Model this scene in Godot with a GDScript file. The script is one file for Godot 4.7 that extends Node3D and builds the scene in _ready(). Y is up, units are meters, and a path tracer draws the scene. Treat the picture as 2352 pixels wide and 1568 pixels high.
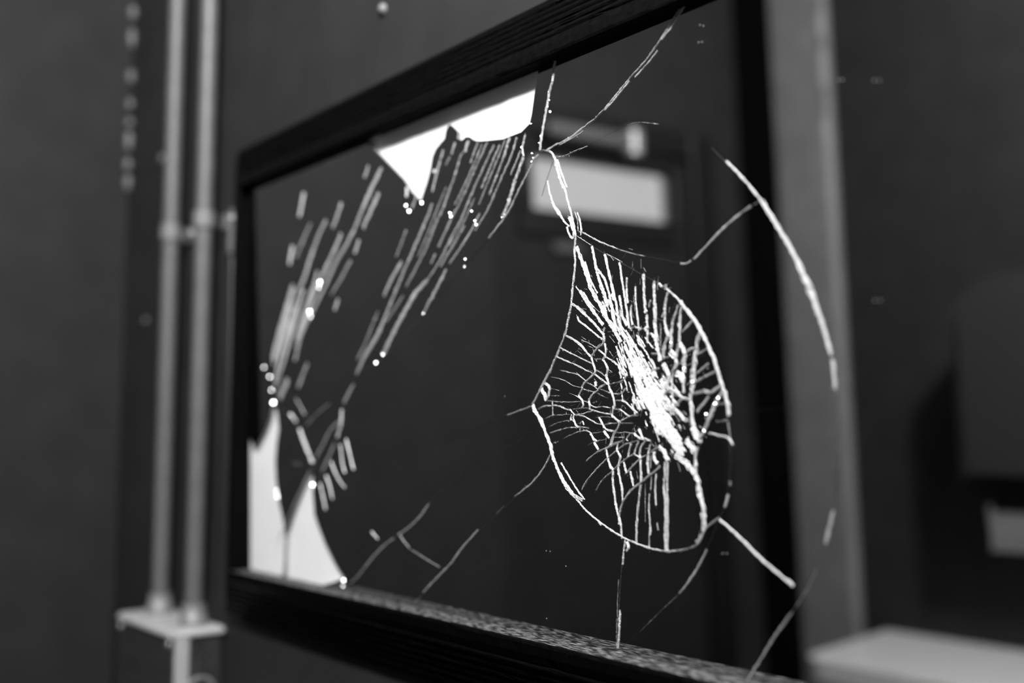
extends Node3D
# A smashed mirror in a fluted black frame on a dark wall; the room behind the camera shows in what is left of the glass.
# y is up, metres. The mirror hangs on the wall z = -0.022, the door is in the wall x = -2.18, the far wall is z = 2.12.

# each row: width, then u, v pairs along the crack, in millimetres on the glass
const FRACTURES = [
[0.30,-796.6,309.9,-802.4,282.4,-808.4,269.9,-813.9,252.4,-819.4,234.8,-823.4,221.5,-825.9,210.3],
[0.30,-825.9,210.3,-836.9,201.7,-851.9,187.0,-863.5,172.4,-883.0,151.5,-898.8,139.4,-916.5,128.8,-939.6,115.5,-969.3,98.1,-1013.7,73.1,-1050.9,54.5,-1084.8,36.9,-1120.0,17.4,-1155.6,-0.1],
[0.30,-825.9,210.3,-814.6,208.3,-798.0,210.3,-777.6,212.7,-761.1,216.7,-739.7,222.9,-722.6,232.0,-707.1,241.3,-688.8,252.5,-671.1,261.8,-656.6,271.6,-642.4,282.9,-628.3,295.2,-611.9,307.6,-598.6,318.2],
[0.30,-825.9,210.3,-814.7,207.4,-807.8,204.0,-803.8,199.5,-800.6,194.1,-796.9,180.9,-792.6,168.5,-787.5,160.7,-783.3,146.2,-779.1,134.2,-775.6,122.3,-773.3,110.7],
[0.30,-803.8,200.4,-795.0,196.7,-784.9,195.9,-768.3,197.9,-752.1,198.4],
[0.30,-773.3,110.7,-775.1,97.4,-774.9,83.9,-776.7,71.6,-779.1,59.7,-782.4,40.8,-787.6,24.7,-793.4,9.4,-800.5,-1.3,-806.9,-11.3,-816.2,-24.4,-827.0,-36.3,-835.8,-47.4,-846.9,-60.9],
[0.30,-846.9,-60.9,-842.1,-68.0,-833.3,-78.2,-827.4,-88.7,-820.8,-100.1,-817.1,-111.3,-809.5,-126.9,-798.7,-142.1,-784.1,-154.8],
[0.30,-784.1,-154.8,-768.5,-167.0,-747.2,-178.6,-720.6,-189.4,-699.5,-194.8,-678.4,-198.4,-659.5,-198.8,-641.0,-196.1,-628.0,-191.6,-621.8,-187.3,-614.8,-176.1,-607.2,-169.9,-599.7,-165.6],
[0.30,-773.3,110.7,-765.1,105.8,-752.6,97.8,-731.2,85.6,-710.5,74.6,-682.0,59.2,-668.3,52.6,-656.4,45.9,-647.0,39.6,-636.8,29.6,-626.8,18.7,-617.0,7.1,-605.3,-12.5,-598.4,-26.5,-593.2,-40.2,-589.8,-51.8,-586.3,-59.5,-583.8,-78.5,-584.2,-99.2,-584.0,-116.1,-586.8,-135.0,-590.2,-148.2,-593.5,-157.8,-599.7,-165.6],
[0.30,-769.4,110.1,-749.2,103.5,-727.8,94.2,-707.1,85.7,-684.1,77.9,-656.5,70.5,-635.3,64.4,-626.5,62.5,-614.4,67.7,-598.8,78.1,-581.2,89.1,-561.7,98.6,-549.9,102.6,-541.6,105.7],
[0.30,-592.7,162.0,-580.9,149.7,-567.1,136.4,-553.7,121.1,-541.6,105.7,-528.2,84.8,-516.1,64.6,-506.2,46.9,-496.8,26.1,-489.5,5.9,-484.2,-10.4,-480.9,-24.6,-478.6,-35.1,-477.3,-49.0,-476.6,-57.7,-475.6,-69.7,-476.0,-86.9,-476.5,-104.0,-478.7,-124.5,-482.6,-148.5,-487.9,-167.5,-492.7,-183.3,-501.6,-201.2,-510.5,-215.9,-526.0,-236.8,-544.2,-258.6,-563.1,-284.6,-577.6,-305.1],
[0.30,-599.7,-165.6,-607.7,-183.2,-615.6,-195.2,-626.3,-211.4,-637.1,-225.1,-647.9,-236.0,-669.7,-253.1,-698.2,-276.7,-726.5,-297.1,-739.9,-307.5],
[0.30,-713.7,-191.4,-717.1,-205.6,-720.0,-218.3,-723.1,-239.2,-725.1,-260.0,-727.0,-280.8,-728.9,-297.5,-729.7,-303.8],
[0.30,-846.9,-60.9,-867.3,-66.1,-889.8,-70.4,-949.3,-85.7,-1027.1,-108.6],
[0.30,-831.3,-81.9,-864.6,-95.6,-918.1,-114.9,-975.5,-135.7,-1028.5,-164.3,-1042.4,-175.3,-1061.2,-190.4,-1085.2,-205.0,-1109.7,-214.7,-1140.2,-230.5,-1166.5,-246.4,-1188.1,-262.2,-1210.2,-278.5,-1241.8,-293.2],
[0.30,-817.1,-111.3,-830.0,-127.4,-851.7,-143.9,-877.6,-158.8,-896.7,-171.4,-920.1,-184.6,-940.3,-197.9,-961.0,-211.6,-995.3,-239.1,-1021.8,-256.8,-1044.7,-274.4,-1056.8,-282.0,-1077.8,-301.6],
[0.30,-1155.6,-0.1,-1172.8,-3.1,-1204.7,-9.0,-1219.6,-27.6,-1234.7,-43.5,-1244.1,-52.1,-1246.6,-67.4,-1252.7,-83.9,-1262.3,-98.7,-1284.2,-123.3,-1302.8,-143.5,-1324.1,-156.9],
[0.30,-1448.2,-42.8,-1432.6,-50.3,-1393.8,-62.0,-1380.4,-71.7,-1360.7,-89.5,-1347.8,-108.8,-1332.6,-127.1,-1327.7,-143.0]]
# each row: width, then u, v pairs along the crack, in millimetres on the glass
const BRIGHT_CRACKS = [
[2.90,-796.6,309.9,-802.4,282.4,-808.4,269.9,-813.9,252.4,-819.4,234.8,-823.4,221.5,-825.9,210.3],
[2.05,-828.1,206.0,-836.9,201.7,-844.4,192.7,-863.5,172.4,-883.0,151.5,-916.5,128.8],
[1.58,-814.6,208.3,-797.9,210.8,-777.6,213.6,-762.3,217.9,-741.6,224.2],
[1.34,-794.6,209.1,-774.4,212.0,-757.9,215.5],
[1.70,-725.8,229.3,-715.2,235.0,-704.7,241.5,-691.3,249.7],
[1.12,-741.0,224.1,-723.8,232.8,-708.2,242.4,-690.0,253.3,-672.2,262.5,-657.7,272.4,-643.4,284.1,-629.9,295.7,-615.7,305.6],
[1.32,-684.2,251.3,-667.2,260.2,-653.4,269.0],
[1.88,-648.1,277.5,-636.8,285.4,-620.2,299.6,-609.3,308.4],
[2.00,-825.9,210.3,-814.7,207.4,-807.8,204.0,-803.8,199.5,-800.6,194.1,-796.9,180.9,-792.6,168.5,-787.5,160.7,-783.3,146.2,-779.1,134.2,-775.6,122.3,-773.3,110.7],
[1.23,-803.8,200.4,-795.0,196.7,-784.9,195.9,-768.3,197.9,-752.1,198.4],
[0.51,-696.5,207.0,-687.7,207.5,-676.2,205.2,-654.1,198.3],
[1.29,-814.4,175.0,-812.0,162.9,-808.2,152.0],
[3.32,-808.2,151.1,-803.0,143.7,-796.4,135.7],
[1.56,-797.7,137.3,-790.0,127.8,-782.2,121.1],
[1.32,-798.5,194.6,-792.2,178.6,-784.7,162.5],
[0.98,-802.7,192.7,-797.7,177.8,-791.4,162.8],
[3.51,-781.8,131.0,-778.2,120.4,-775.8,116.4],
[1.82,-785.5,121.6,-783.8,114.5,-777.4,107.7,-775.8,115.5],
[1.20,-769.9,133.5,-766.3,125.3,-764.1,113.7],
[1.26,-767.5,127.7,-765.3,118.4,-765.6,109.5],
[0.99,-773.8,135.1,-770.2,125.9,-769.3,114.5],
[2.06,-773.3,110.7,-775.1,97.4,-774.9,83.9,-776.7,71.6,-779.1,59.7,-782.4,40.8,-787.6,24.7,-793.4,9.4,-800.5,-1.3,-806.9,-11.3,-816.2,-24.4,-827.0,-36.3,-835.8,-47.4,-846.9,-60.9],
[2.78,-814.8,-23.6,-825.6,-35.4,-834.3,-46.6],
[4.31,-832.2,-44.3,-827.5,-50.0,-823.5,-56.0],
[2.98,-825.7,-38.6,-818.9,-43.4,-820.6,-51.6,-824.8,-55.1],
[4.10,-846.9,-60.9,-842.1,-68.0,-833.3,-78.2,-827.4,-88.7,-820.8,-100.1,-817.1,-111.3,-809.5,-126.9,-798.7,-142.1,-784.1,-154.8],
[3.35,-810.8,-124.7,-799.3,-140.4,-785.3,-153.1,-772.6,-158.2],
[1.27,-803.3,-121.0,-792.5,-134.0,-779.9,-148.0,-769.4,-157.1],
[1.39,-784.1,-154.8,-768.5,-167.0,-747.2,-178.6,-720.6,-189.4,-699.5,-194.8,-678.4,-198.4,-659.5,-198.8,-641.0,-196.1,-628.0,-191.6,-621.8,-187.3,-614.8,-176.1,-607.2,-169.9,-599.7,-165.6],
[1.97,-663.2,-199.1,-659.0,-199.1,-655.7,-198.5],
[2.51,-750.2,-177.9,-746.0,-180.2],
[1.62,-619.0,-181.3,-613.8,-174.8,-604.6,-168.6,-598.7,-164.8],
[0.74,-772.1,110.0,-761.9,104.0,-750.7,97.1],
[0.61,-729.9,85.8,-718.0,79.9,-707.5,74.2],
[1.89,-660.7,48.4,-656.5,44.7,-652.1,45.8,-653.9,41.5],
[1.31,-652.2,42.6,-642.9,35.1,-635.7,28.7],
[3.22,-635.7,28.7,-626.8,18.7,-617.0,7.1,-605.3,-12.5,-598.4,-26.5,-593.2,-41.0],
[2.59,-593.2,-41.0,-589.8,-51.1,-588.1,-55.7],
[3.80,-588.0,-54.9,-585.5,-63.4,-584.2,-76.6],
[0.95,-585.4,-81.5,-584.3,-89.8,-583.3,-98.5],
[1.17,-584.8,-132.6,-585.4,-136.8],
[2.50,-587.7,-144.4,-589.8,-150.1,-592.0,-155.8],
[1.32,-768.0,113.9,-758.5,109.8,-743.0,101.2,-727.8,94.2,-712.9,88.2],
[0.76,-715.9,89.1,-698.4,82.4,-677.4,76.1],
[1.46,-633.7,63.8,-627.5,62.2,-620.7,64.5],
[2.00,-617.6,65.3,-598.8,78.1,-581.2,89.1,-564.1,97.8,-552.2,102.3],
[0.81,-549.9,103.4,-542.5,105.5],
[1.57,-577.2,147.0,-567.1,136.4,-553.7,121.1,-541.6,105.7],
[3.15,-541.6,105.7,-528.2,84.8,-516.1,64.6,-506.2,46.9],
[4.73,-508.2,50.4,-500.6,33.7,-495.0,20.6,-491.0,9.5],
[3.54,-492.5,12.1,-487.4,-1.4,-483.6,-13.9,-480.9,-24.6],
[1.96,-481.3,-23.9,-479.6,-29.9],
[2.76,-478.9,-33.4,-477.8,-42.1,-476.9,-57.0],
[2.31,-483.6,-152.6,-486.5,-164.0],
[3.07,-486.9,-163.4,-489.3,-171.0,-491.6,-179.1],
[0.44,-499.3,-196.2,-510.5,-215.9,-526.0,-236.8],
[1.49,-526.0,-236.8,-544.2,-258.6,-563.1,-284.6,-575.6,-301.5],
[1.77,-598.7,-166.3,-581.1,-177.5,-558.9,-194.1,-539.6,-206.6,-527.1,-214.2],
[2.84,-530.0,-212.0,-524.2,-215.6],
[1.71,-613.6,-193.9,-625.3,-210.5,-637.1,-225.1,-647.8,-235.6],
[0.37,-650.0,-237.8,-669.7,-253.1,-698.2,-276.7],
[1.48,-714.3,-192.2,-717.1,-205.6,-718.7,-216.5],
[3.12,-712.0,-194.1,-710.0,-200.1,-713.6,-203.3],
[0.76,-724.6,-231.1,-727.4,-260.3,-726.9,-276.7],
[1.61,-723.9,-259.8,-725.1,-276.4,-728.2,-296.6],
[0.82,-728.3,-268.6,-730.0,-295.6],
[1.46,-847.6,-61.9,-867.3,-66.1,-889.8,-70.9],
[2.15,-1042.3,-174.8,-1061.2,-190.4,-1085.2,-205.0,-1109.8,-216.3],
[1.98,-1119.8,-220.8,-1140.2,-230.5,-1166.5,-246.4,-1188.1,-262.2],
[1.37,-1188.1,-262.2,-1210.2,-278.5,-1227.0,-287.6],
[1.80,-1173.3,-216.4,-1157.7,-224.7],
[1.50,-1109.7,-214.7,-1085.7,-230.5],
[0.95,-1081.0,-232.2,-1050.3,-240.5,-1021.6,-247.6],
[1.66,-819.2,-112.3,-831.4,-127.4,-851.7,-143.9,-879.8,-158.9],
[1.35,-898.1,-169.2,-912.2,-179.4],
[1.81,-945.9,-198.8,-977.9,-222.7,-995.2,-238.1,-1021.8,-256.8,-1044.7,-272.4,-1056.8,-280.9],
[1.21,-1063.4,-286.9,-1077.7,-296.3],
[4.04,-1141.0,52.5,-1157.1,35.2,-1182.2,15.2,-1204.7,-9.0],
[3.67,-1215.0,-24.3,-1228.9,-37.2,-1240.6,-48.7],
[4.98,-1245.3,-57.4,-1250.3,-78.0,-1259.9,-95.7],
[2.90,-1267.2,-104.6,-1284.2,-123.3,-1302.8,-143.5],
[2.66,-1256.1,-73.8,-1277.7,-85.0,-1296.1,-102.4,-1318.7,-123.8],
[2.33,-1393.8,-60.8,-1377.7,-72.4],
[4.93,-1367.2,-83.2,-1351.7,-103.8,-1336.4,-122.3],
[4.76,-1336.4,-123.5,-1327.6,-130.7],
[1.54,-1377.5,-39.5,-1350.0,-62.8],
[1.23,-1347.5,-78.4,-1314.2,-61.5,-1279.6,-48.3],
[2.13,-1235.5,-97.5,-1225.6,-119.0,-1216.8,-137.9],
[1.68,-1250.7,-104.6,-1246.4,-128.0,-1239.6,-142.5],
[1.48,-1277.0,-128.6,-1259.5,-148.9,-1239.9,-162.9],
[1.76,-1290.6,-148.0,-1281.1,-161.5,-1272.9,-178.9],
[0.95,-1386.3,-132.4,-1362.4,-133.8],
[1.76,-1307.9,-159.4,-1299.5,-177.1,-1292.4,-194.7],
[3.24,-1412.9,-242.3,-1417.2,-268.0,-1420.1,-295.4],
[2.04,-1433.7,-247.1,-1378.7,-186.8,-1336.6,-143.2],
[3.64,-1026.3,187.8,-1039.8,169.7,-1080.0,123.9,-1105.3,94.9,-1132.5,61.9,-1153.9,34.9,-1187.8,8.0,-1207.0,-11.8],
[4.73,-1094.7,125.8,-1118.3,106.4,-1137.2,86.6],
[2.49,-981.0,210.2,-989.1,199.7,-1008.5,172.5,-1015.9,166.8,-1040.6,135.3,-1062.8,113.5,-1085.5,92.7],
[2.84,-977.6,172.5,-986.6,163.6,-1014.9,132.8],
[2.03,-1021.4,125.2,-1030.9,114.8],
[2.32,-903.9,233.1,-922.9,212.5,-950.2,181.7,-970.3,156.3,-985.3,143.6,-1012.6,115.1,-1038.7,95.5],
[6.55,-1038.7,95.5,-1065.4,81.8,-1093.1,58.3,-1116.6,36.0,-1140.7,10.9],
[2.31,-893.8,230.9,-915.1,204.9,-928.5,188.4],
[2.26,-961.1,150.2,-994.7,122.1,-1011.0,108.5],
[3.16,-875.9,235.8,-888.0,214.8],
[2.09,-888.0,214.8,-903.5,193.1,-914.3,178.2],
[2.41,-932.6,159.8,-954.7,137.5,-992.3,109.8],
[4.27,-999.5,103.9,-1022.6,79.8,-1037.5,66.6],
[2.66,-1037.5,66.6,-1048.0,55.3],
[1.95,-1092.6,81.9,-1114.0,65.8,-1132.7,53.0],
[1.77,-1084.0,164.1,-1094.2,150.1,-1107.6,133.1],
[2.28,-1152.3,67.7,-1175.3,39.4,-1189.7,22.6,-1204.4,9.0],
[1.83,-863.9,233.0,-875.0,213.0,-893.4,191.2,-907.3,174.0,-919.6,159.7,-942.1,141.2],
[1.96,-849.8,232.3,-854.6,218.9,-852.7,209.8],
[4.02,-853.4,209.0,-859.7,198.7,-868.3,186.3],
[4.58,-868.3,186.3,-879.6,165.1,-891.6,148.6],
[1.60,-857.6,216.6,-875.7,193.1],
[3.10,-978.1,252.5,-985.5,239.9],
[1.66,-988.2,237.3,-997.2,229.2],
[3.68,-951.7,248.7,-958.8,237.3],
[1.89,-958.8,237.3,-967.4,233.5,-981.0,210.2],
[2.11,-915.7,238.7,-935.0,218.5],
[1.94,-935.0,218.5,-943.6,208.5,-961.8,187.3,-985.7,164.0],
[1.79,-934.3,242.8,-949.1,221.4],
[1.98,-1002.1,248.2,-1014.4,226.8,-1026.0,202.2],
[2.88,-1021.7,228.3,-1020.9,224.9],
[3.46,-1081.8,218.1,-1082.1,205.9],
[2.53,-1059.8,204.1,-1069.8,189.4],
[1.26,-884.4,234.2,-900.6,212.9,-921.2,187.0,-933.9,170.1],
[1.52,-926.3,238.5,-945.0,215.5,-966.8,191.4,-980.1,178.2],
[1.40,-997.0,202.2,-1012.7,183.8,-1034.5,155.4,-1058.7,126.5],
[1.24,-941.9,179.2,-966.1,152.6,-994.4,130.9],
[6.72,-1140.3,254.9,-1165.4,231.3,-1191.1,206.0],
[5.12,-1191.1,206.0,-1204.8,189.9,-1231.6,165.3,-1259.0,146.1,-1286.0,120.1,-1317.5,92.5,-1350.1,64.0,-1376.8,34.3],
[6.67,-1146.2,223.2,-1165.9,203.5,-1187.0,183.0],
[4.63,-1197.3,168.1,-1208.9,151.4],
[4.60,-1219.2,143.3,-1229.7,135.7],
[3.55,-1229.7,135.7,-1247.5,119.9,-1272.8,102.7],
[6.60,-1244.2,184.0,-1262.3,164.8,-1284.5,144.5,-1303.3,124.5],
[4.51,-1243.6,227.0,-1255.7,209.0,-1268.0,195.6],
[4.84,-1286.1,209.6,-1299.9,198.8],
[5.40,-1299.9,198.8,-1319.2,177.8,-1336.1,156.1,-1352.0,133.4,-1376.2,111.7],
[3.58,-1331.6,211.9,-1358.1,186.6,-1375.7,169.1],
[5.40,-1350.8,260.6,-1364.4,226.9],
[6.37,-1386.4,187.4,-1396.2,160.7],
[5.14,-1253.8,94.6,-1263.5,79.9],
[3.38,-1172.4,264.3,-1181.5,249.7],
[10.24,-1401.6,-9.3,-1429.7,-36.1],
[4.19,-1342.8,10.7,-1359.9,-9.8,-1370.7,-23.3],
[3.08,-1314.9,114.8,-1353.5,67.0,-1380.1,16.8],
[4.19,-1311.2,140.4,-1340.6,91.2,-1372.7,46.9],
[4.00,-1375.4,95.8,-1417.6,40.9,-1444.8,-12.4],
[5.54,-1390.2,111.2,-1418.3,64.1,-1450.4,15.7],
[5.38,-1354.2,118.7,-1376.3,83.3,-1405.3,39.4],
[4.46,-1359.4,107.1,-1391.6,54.1,-1426.2,3.7],
[3.54,-1364.0,104.5,-1385.1,65.7,-1414.6,25.8],
[3.52,-1381.3,123.3,-1408.1,87.5,-1428.8,48.0],
[2.98,-1313.9,124.6,-1343.2,81.2,-1371.0,38.2],
[3.73,-1314.4,132.8,-1341.9,96.9,-1359.5,64.4],
[4.01,-1377.4,82.5,-1406.7,30.0,-1443.9,-20.8],
[5.51,-1385.7,129.4,-1422.6,75.3,-1452.0,23.9],
[4.15,-1334.1,107.5,-1359.2,73.4,-1375.3,44.9],
[4.54,-1362.2,102.2,-1387.4,77.9,-1399.2,44.7],
[4.64,-1376.5,108.4,-1407.8,64.5,-1431.1,22.8],
[4.45,-772.2,98.8,-766.5,86.1,-757.4,66.2,-751.8,52.1,-741.6,37.6,-732.7,23.5,-721.6,9.5,-713.0,-3.4],
[2.96,-749.6,96.1,-746.0,80.0,-742.8,67.8,-737.4,53.8],
[4.07,-738.5,56.5,-732.0,40.8,-730.6,33.2],
[2.22,-742.7,71.2,-735.9,64.5,-730.3,54.7,-726.2,41.9,-723.1,30.9,-720.1,19.1],
[2.59,-731.5,85.6,-728.5,72.7,-724.4,57.3,-720.3,43.7,-717.3,32.0,-714.5,16.2,-711.4,7.8],
[3.87,-722.6,45.6,-719.4,38.7],
[1.95,-711.7,74.7,-709.4,60.5,-706.7,43.9,-703.9,29.0,-701.3,9.4],
[1.75,-702.2,58.8,-703.2,47.6,-702.0,33.7],
[1.91,-713.5,42.2,-710.6,29.7,-709.8,21.5,-704.5,12.1],
[1.50,-697.1,31.6,-698.5,24.5,-696.7,12.3],
[1.48,-691.1,48.7,-691.4,35.8,-689.8,19.7,-688.2,6.0],
[2.47,-680.1,59.4,-680.3,41.1,-679.3,25.1],
[2.97,-679.9,24.7,-678.3,22.6],
[1.90,-677.4,20.2,-677.3,7.5,-677.9,-6.6],
[1.66,-672.0,33.9,-674.9,27.1],
[3.41,-768.9,52.3,-758.3,40.1,-746.8,26.5,-736.5,15.6],
[1.29,-774.9,58.0,-767.7,51.3],
[1.36,-764.0,50.9,-755.9,40.7,-748.9,34.2],
[1.98,-780.5,40.7,-768.4,32.7,-756.5,24.0,-744.8,13.8,-735.7,5.6],
[0.98,-773.1,38.2,-761.1,29.5],
[1.50,-773.5,26.8,-770.0,21.8,-759.2,15.0,-747.5,7.3,-738.2,0.9],
[1.98,-791.8,9.0,-779.3,3.8,-769.6,-2.0,-761.3,-10.1,-755.5,-14.6],
[0.83,-768.2,3.0,-757.4,-1.1,-745.6,-6.9],
[1.74,-736.8,38.8,-732.4,30.1,-731.6,21.8],
[1.36,-760.5,81.9,-752.7,62.3,-743.6,47.9],
[1.37,-725.5,29.5,-721.4,16.8,-718.3,7.6],
[1.53,-712.9,28.3,-712.4,13.6],
[2.48,-666.5,51.4,-667.5,39.7,-666.9,27.8],
[3.86,-666.8,30.2,-667.0,17.6,-667.5,12.2],
[3.27,-667.5,12.2,-666.4,0.4],
[2.41,-649.2,39.3,-652.5,33.4,-654.5,22.8,-655.0,11.1,-652.9,0.1],
[2.10,-638.1,25.8,-641.9,17.7,-645.3,10.3,-647.7,0.5],
[2.10,-633.0,25.3,-635.9,17.2,-637.4,5.8],
[3.12,-637.7,9.3,-637.0,2.0],
[2.36,-637.5,2.0,-638.0,-9.4],
[1.84,-621.8,9.8,-634.6,0.2],
[2.47,-612.1,-3.0,-616.2,-8.7,-618.5,-16.8],
[1.67,-605.0,-16.2,-615.8,-20.7],
[1.09,-660.3,8.5,-661.8,-15.5],
[1.57,-655.7,20.5,-658.4,16.1],
[1.50,-699.6,7.7,-694.0,10.1,-686.5,7.5,-678.9,7.6,-674.6,7.7],
[3.61,-679.9,8.9,-677.9,5.2],
[1.59,-677.0,1.2,-672.7,2.0,-668.7,-2.6],
[1.02,-801.1,-2.4,-787.3,-8.4,-770.1,-15.4,-754.5,-21.3],
[1.07,-806.6,-11.6,-792.7,-16.7,-775.3,-22.7,-763.2,-27.6,-753.7,-31.4],
[0.80,-800.7,-26.1,-788.0,-28.9,-775.6,-31.6,-768.4,-35.7,-762.4,-39.3],
[0.60,-816.5,-32.3,-803.5,-34.6,-793.4,-37.6,-784.7,-41.8,-778.5,-43.7,-769.9,-44.9],
[0.60,-818.2,-44.0,-802.7,-47.1],
[0.61,-788.8,-50.2,-778.9,-53.0,-770.4,-57.5],
[0.68,-823.7,-51.6,-802.8,-52.3],
[0.81,-823.9,-56.4,-809.5,-58.1,-789.1,-59.1,-771.7,-59.1],
[1.21,-837.5,-65.7,-829.4,-62.8,-816.2,-62.3,-807.1,-62.5,-796.9,-65.3,-788.1,-67.2],
[1.36,-814.7,-58.0,-814.5,-71.8],
[0.82,-827.2,-75.5,-816.5,-72.7,-806.1,-72.0,-788.3,-71.8],
[0.82,-819.5,-83.4,-807.7,-80.1,-797.4,-78.5,-784.7,-77.8],
[1.25,-819.7,-90.8,-804.1,-87.4,-790.0,-85.4,-772.6,-85.1,-760.5,-86.0],
[1.00,-798.0,-96.0,-787.7,-92.6,-775.2,-89.3,-765.4,-88.5,-757.1,-91.0],
[1.02,-814.9,-101.1,-807.0,-99.0],
[1.85,-744.4,-5.3,-753.0,-13.1,-754.3,-16.3,-752.1,-21.5,-749.9,-27.4,-751.3,-32.3,-762.4,-38.5,-768.6,-43.3,-769.4,-46.6,-773.9,-53.2,-769.2,-58.3,-768.1,-63.4,-770.7,-65.8],
[2.26,-734.3,12.9,-736.8,7.4,-735.9,1.5,-738.4,-3.3,-744.4,-5.3],
[2.04,-734.8,-2.7,-733.9,-10.1,-735.3,-15.8,-737.8,-19.0,-734.4,-23.3,-732.3,-28.3,-733.7,-34.8,-731.6,-41.4,-729.6,-48.0,-726.3,-53.0,-724.3,-59.6,-724.4,-64.4,-726.4,-70.0,-727.1,-74.1,-719.3,-79.0,-716.0,-80.7],
[1.23,-751.3,-32.3,-743.2,-36.8,-735.1,-41.3,-730.6,-43.9],
[1.07,-748.8,-28.3,-741.8,-31.1,-734.9,-35.5],
[0.86,-748.4,-17.5,-738.9,-18.1],
[1.14,-744.5,-8.6,-736.4,-13.3,-734.2,-15.9],
[1.23,-735.3,-15.8,-725.1,-20.5,-719.5,-24.1,-711.8,-30.9,-705.3,-36.1],
[1.31,-730.5,-43.1,-723.6,-42.5,-714.5,-41.3,-707.6,-38.4],
[1.73,-735.2,-42.9,-743.5,-45.9,-747.2,-49.0,-753.2,-52.1,-759.4,-57.8,-758.4,-62.8,-759.8,-66.9],
[1.04,-762.4,-40.2,-752.9,-43.9,-747.1,-47.4],
[2.68,-750.4,-40.2,-748.8,-44.4],
[0.88,-767.5,-46.7,-754.3,-49.6,-748.4,-49.8],
[1.00,-747.3,-51.5,-738.0,-55.1],
[0.89,-743.6,-47.5,-734.3,-50.3,-726.3,-53.0],
[1.16,-768.0,-58.4,-759.5,-60.3],
[0.88,-758.4,-62.8,-750.1,-65.5,-740.7,-64.9,-729.1,-66.7],
[0.96,-759.8,-66.9,-747.9,-69.6,-738.6,-71.4,-728.2,-72.8],
[0.99,-754.8,-61.2,-747.5,-59.3],
[1.22,-788.1,-66.7,-783.2,-70.7,-779.5,-72.4,-769.7,-71.7,-763.5,-70.2,-753.9,-69.1],
[0.79,-784.3,-66.8,-771.9,-65.8,-759.7,-65.7],
[1.39,-785.7,-71.5,-787.2,-76.9,-783.5,-77.4,-782.7,-72.4],
[2.13,-783.5,-77.4,-778.7,-83.4,-775.1,-85.1],
[1.28,-773.8,-85.1,-773.9,-88.4],
[1.02,-777.1,-72.4,-767.3,-74.3,-760.1,-76.9,-754.2,-79.4,-748.4,-81.6,-740.2,-82.5,-729.7,-81.7,-718.2,-81.1],
[0.77,-750.5,-75.4,-738.7,-74.7,-729.5,-75.7],
[1.59,-745.8,-75.4,-741.3,-81.2,-738.0,-86.2,-730.0,-88.6,-724.2,-88.7],
[1.20,-718.2,-79.9,-710.2,-77.5,-703.5,-75.3,-691.4,-73.9],
[0.96,-716.0,-81.5,-707.1,-81.6,-699.3,-81.7],
[2.19,-717.1,-80.7,-720.7,-86.3,-724.3,-90.3,-728.0,-96.7,-730.5,-103.2],
[1.08,-724.6,-67.6,-715.5,-68.6,-708.9,-72.8,-703.5,-75.3],
[1.27,-725.1,-52.2,-718.3,-53.3,-712.6,-51.8,-708.0,-48.0],
[1.37,-723.1,-59.6,-712.9,-59.9,-706.3,-63.2,-699.9,-68.2,-693.5,-72.2],
[2.44,-758.2,-91.0,-754.8,-95.9,-750.2,-99.2],
[2.54,-753.8,-100.1,-748.1,-107.4],
[0.77,-757.1,-91.0,-736.9,-89.4],
[2.42,-739.2,-88.6,-732.5,-95.9],
[0.79,-763.5,-103.0,-753.8,-99.6,-737.2,-96.7],
[1.22,-749.4,-109.5,-737.5,-105.7,-725.9,-102.4,-714.4,-98.3],
[0.78,-724.3,-90.3,-708.5,-90.3,-698.6,-91.2,-691.9,-86.5],
[0.59,-730.2,-95.1,-709.8,-95.1],
[1.28,-704.1,-91.9,-708.8,-96.7,-706.6,-98.3],
[1.74,-698.6,-91.2,-691.1,-95.9,-683.6,-96.7,-677.3,-98.2],
[2.16,-691.9,-87.2,-686.9,-96.7],
[1.11,-773.7,-81.7,-769.9,-78.8,-767.6,-82.6],
[0.94,-765.1,-11.9,-760.2,-11.0,-755.4,-13.8],
[1.26,-765.9,-118.7,-756.1,-112.8,-746.5,-108.2,-737.0,-105.6,-729.9,-101.9,-720.7,-99.9,-712.8,-97.9],
[1.33,-773.1,-147.5,-767.9,-140.3,-759.2,-132.6,-747.0,-123.3,-736.2,-115.8,-722.1,-107.5,-712.9,-102.7,-702.8,-99.8,-691.8,-97.8],
[1.21,-752.6,-147.2,-746.4,-139.6,-739.2,-133.7,-731.0,-129.0,-720.4,-121.1,-713.5,-117.8,-706.7,-113.7,-698.9,-111.3,-693.5,-113.5],
[1.51,-711.8,-130.5,-703.8,-124.0,-695.9,-118.3,-690.3,-114.3,-681.6,-111.0,-674.0,-107.1,-666.6,-103.9],
[2.26,-716.1,-156.1,-712.6,-152.7,-704.6,-145.3,-693.4,-138.6,-682.4,-132.0,-672.7,-126.4,-666.2,-121.6],
[1.84,-716.1,-156.1,-719.8,-165.0,-721.2,-171.4,-719.3,-179.3,-718.6,-191.9],
[1.89,-737.0,-106.0,-735.0,-114.1,-731.9,-123.0,-728.6,-126.9,-729.0,-136.6,-727.2,-149.4,-725.3,-161.3,-722.3,-171.5,-721.5,-178.6],
[3.01,-731.9,-123.8,-729.7,-125.3],
[1.86,-720.8,-101.1,-721.6,-107.5,-717.9,-113.9,-719.8,-119.5,-720.6,-126.7,-718.7,-136.3,-716.8,-144.2,-716.1,-156.1],
[1.67,-702.8,-100.2,-705.3,-107.4,-707.8,-113.7],
[1.63,-692.9,-98.6,-697.6,-107.3,-698.9,-111.3],
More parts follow.
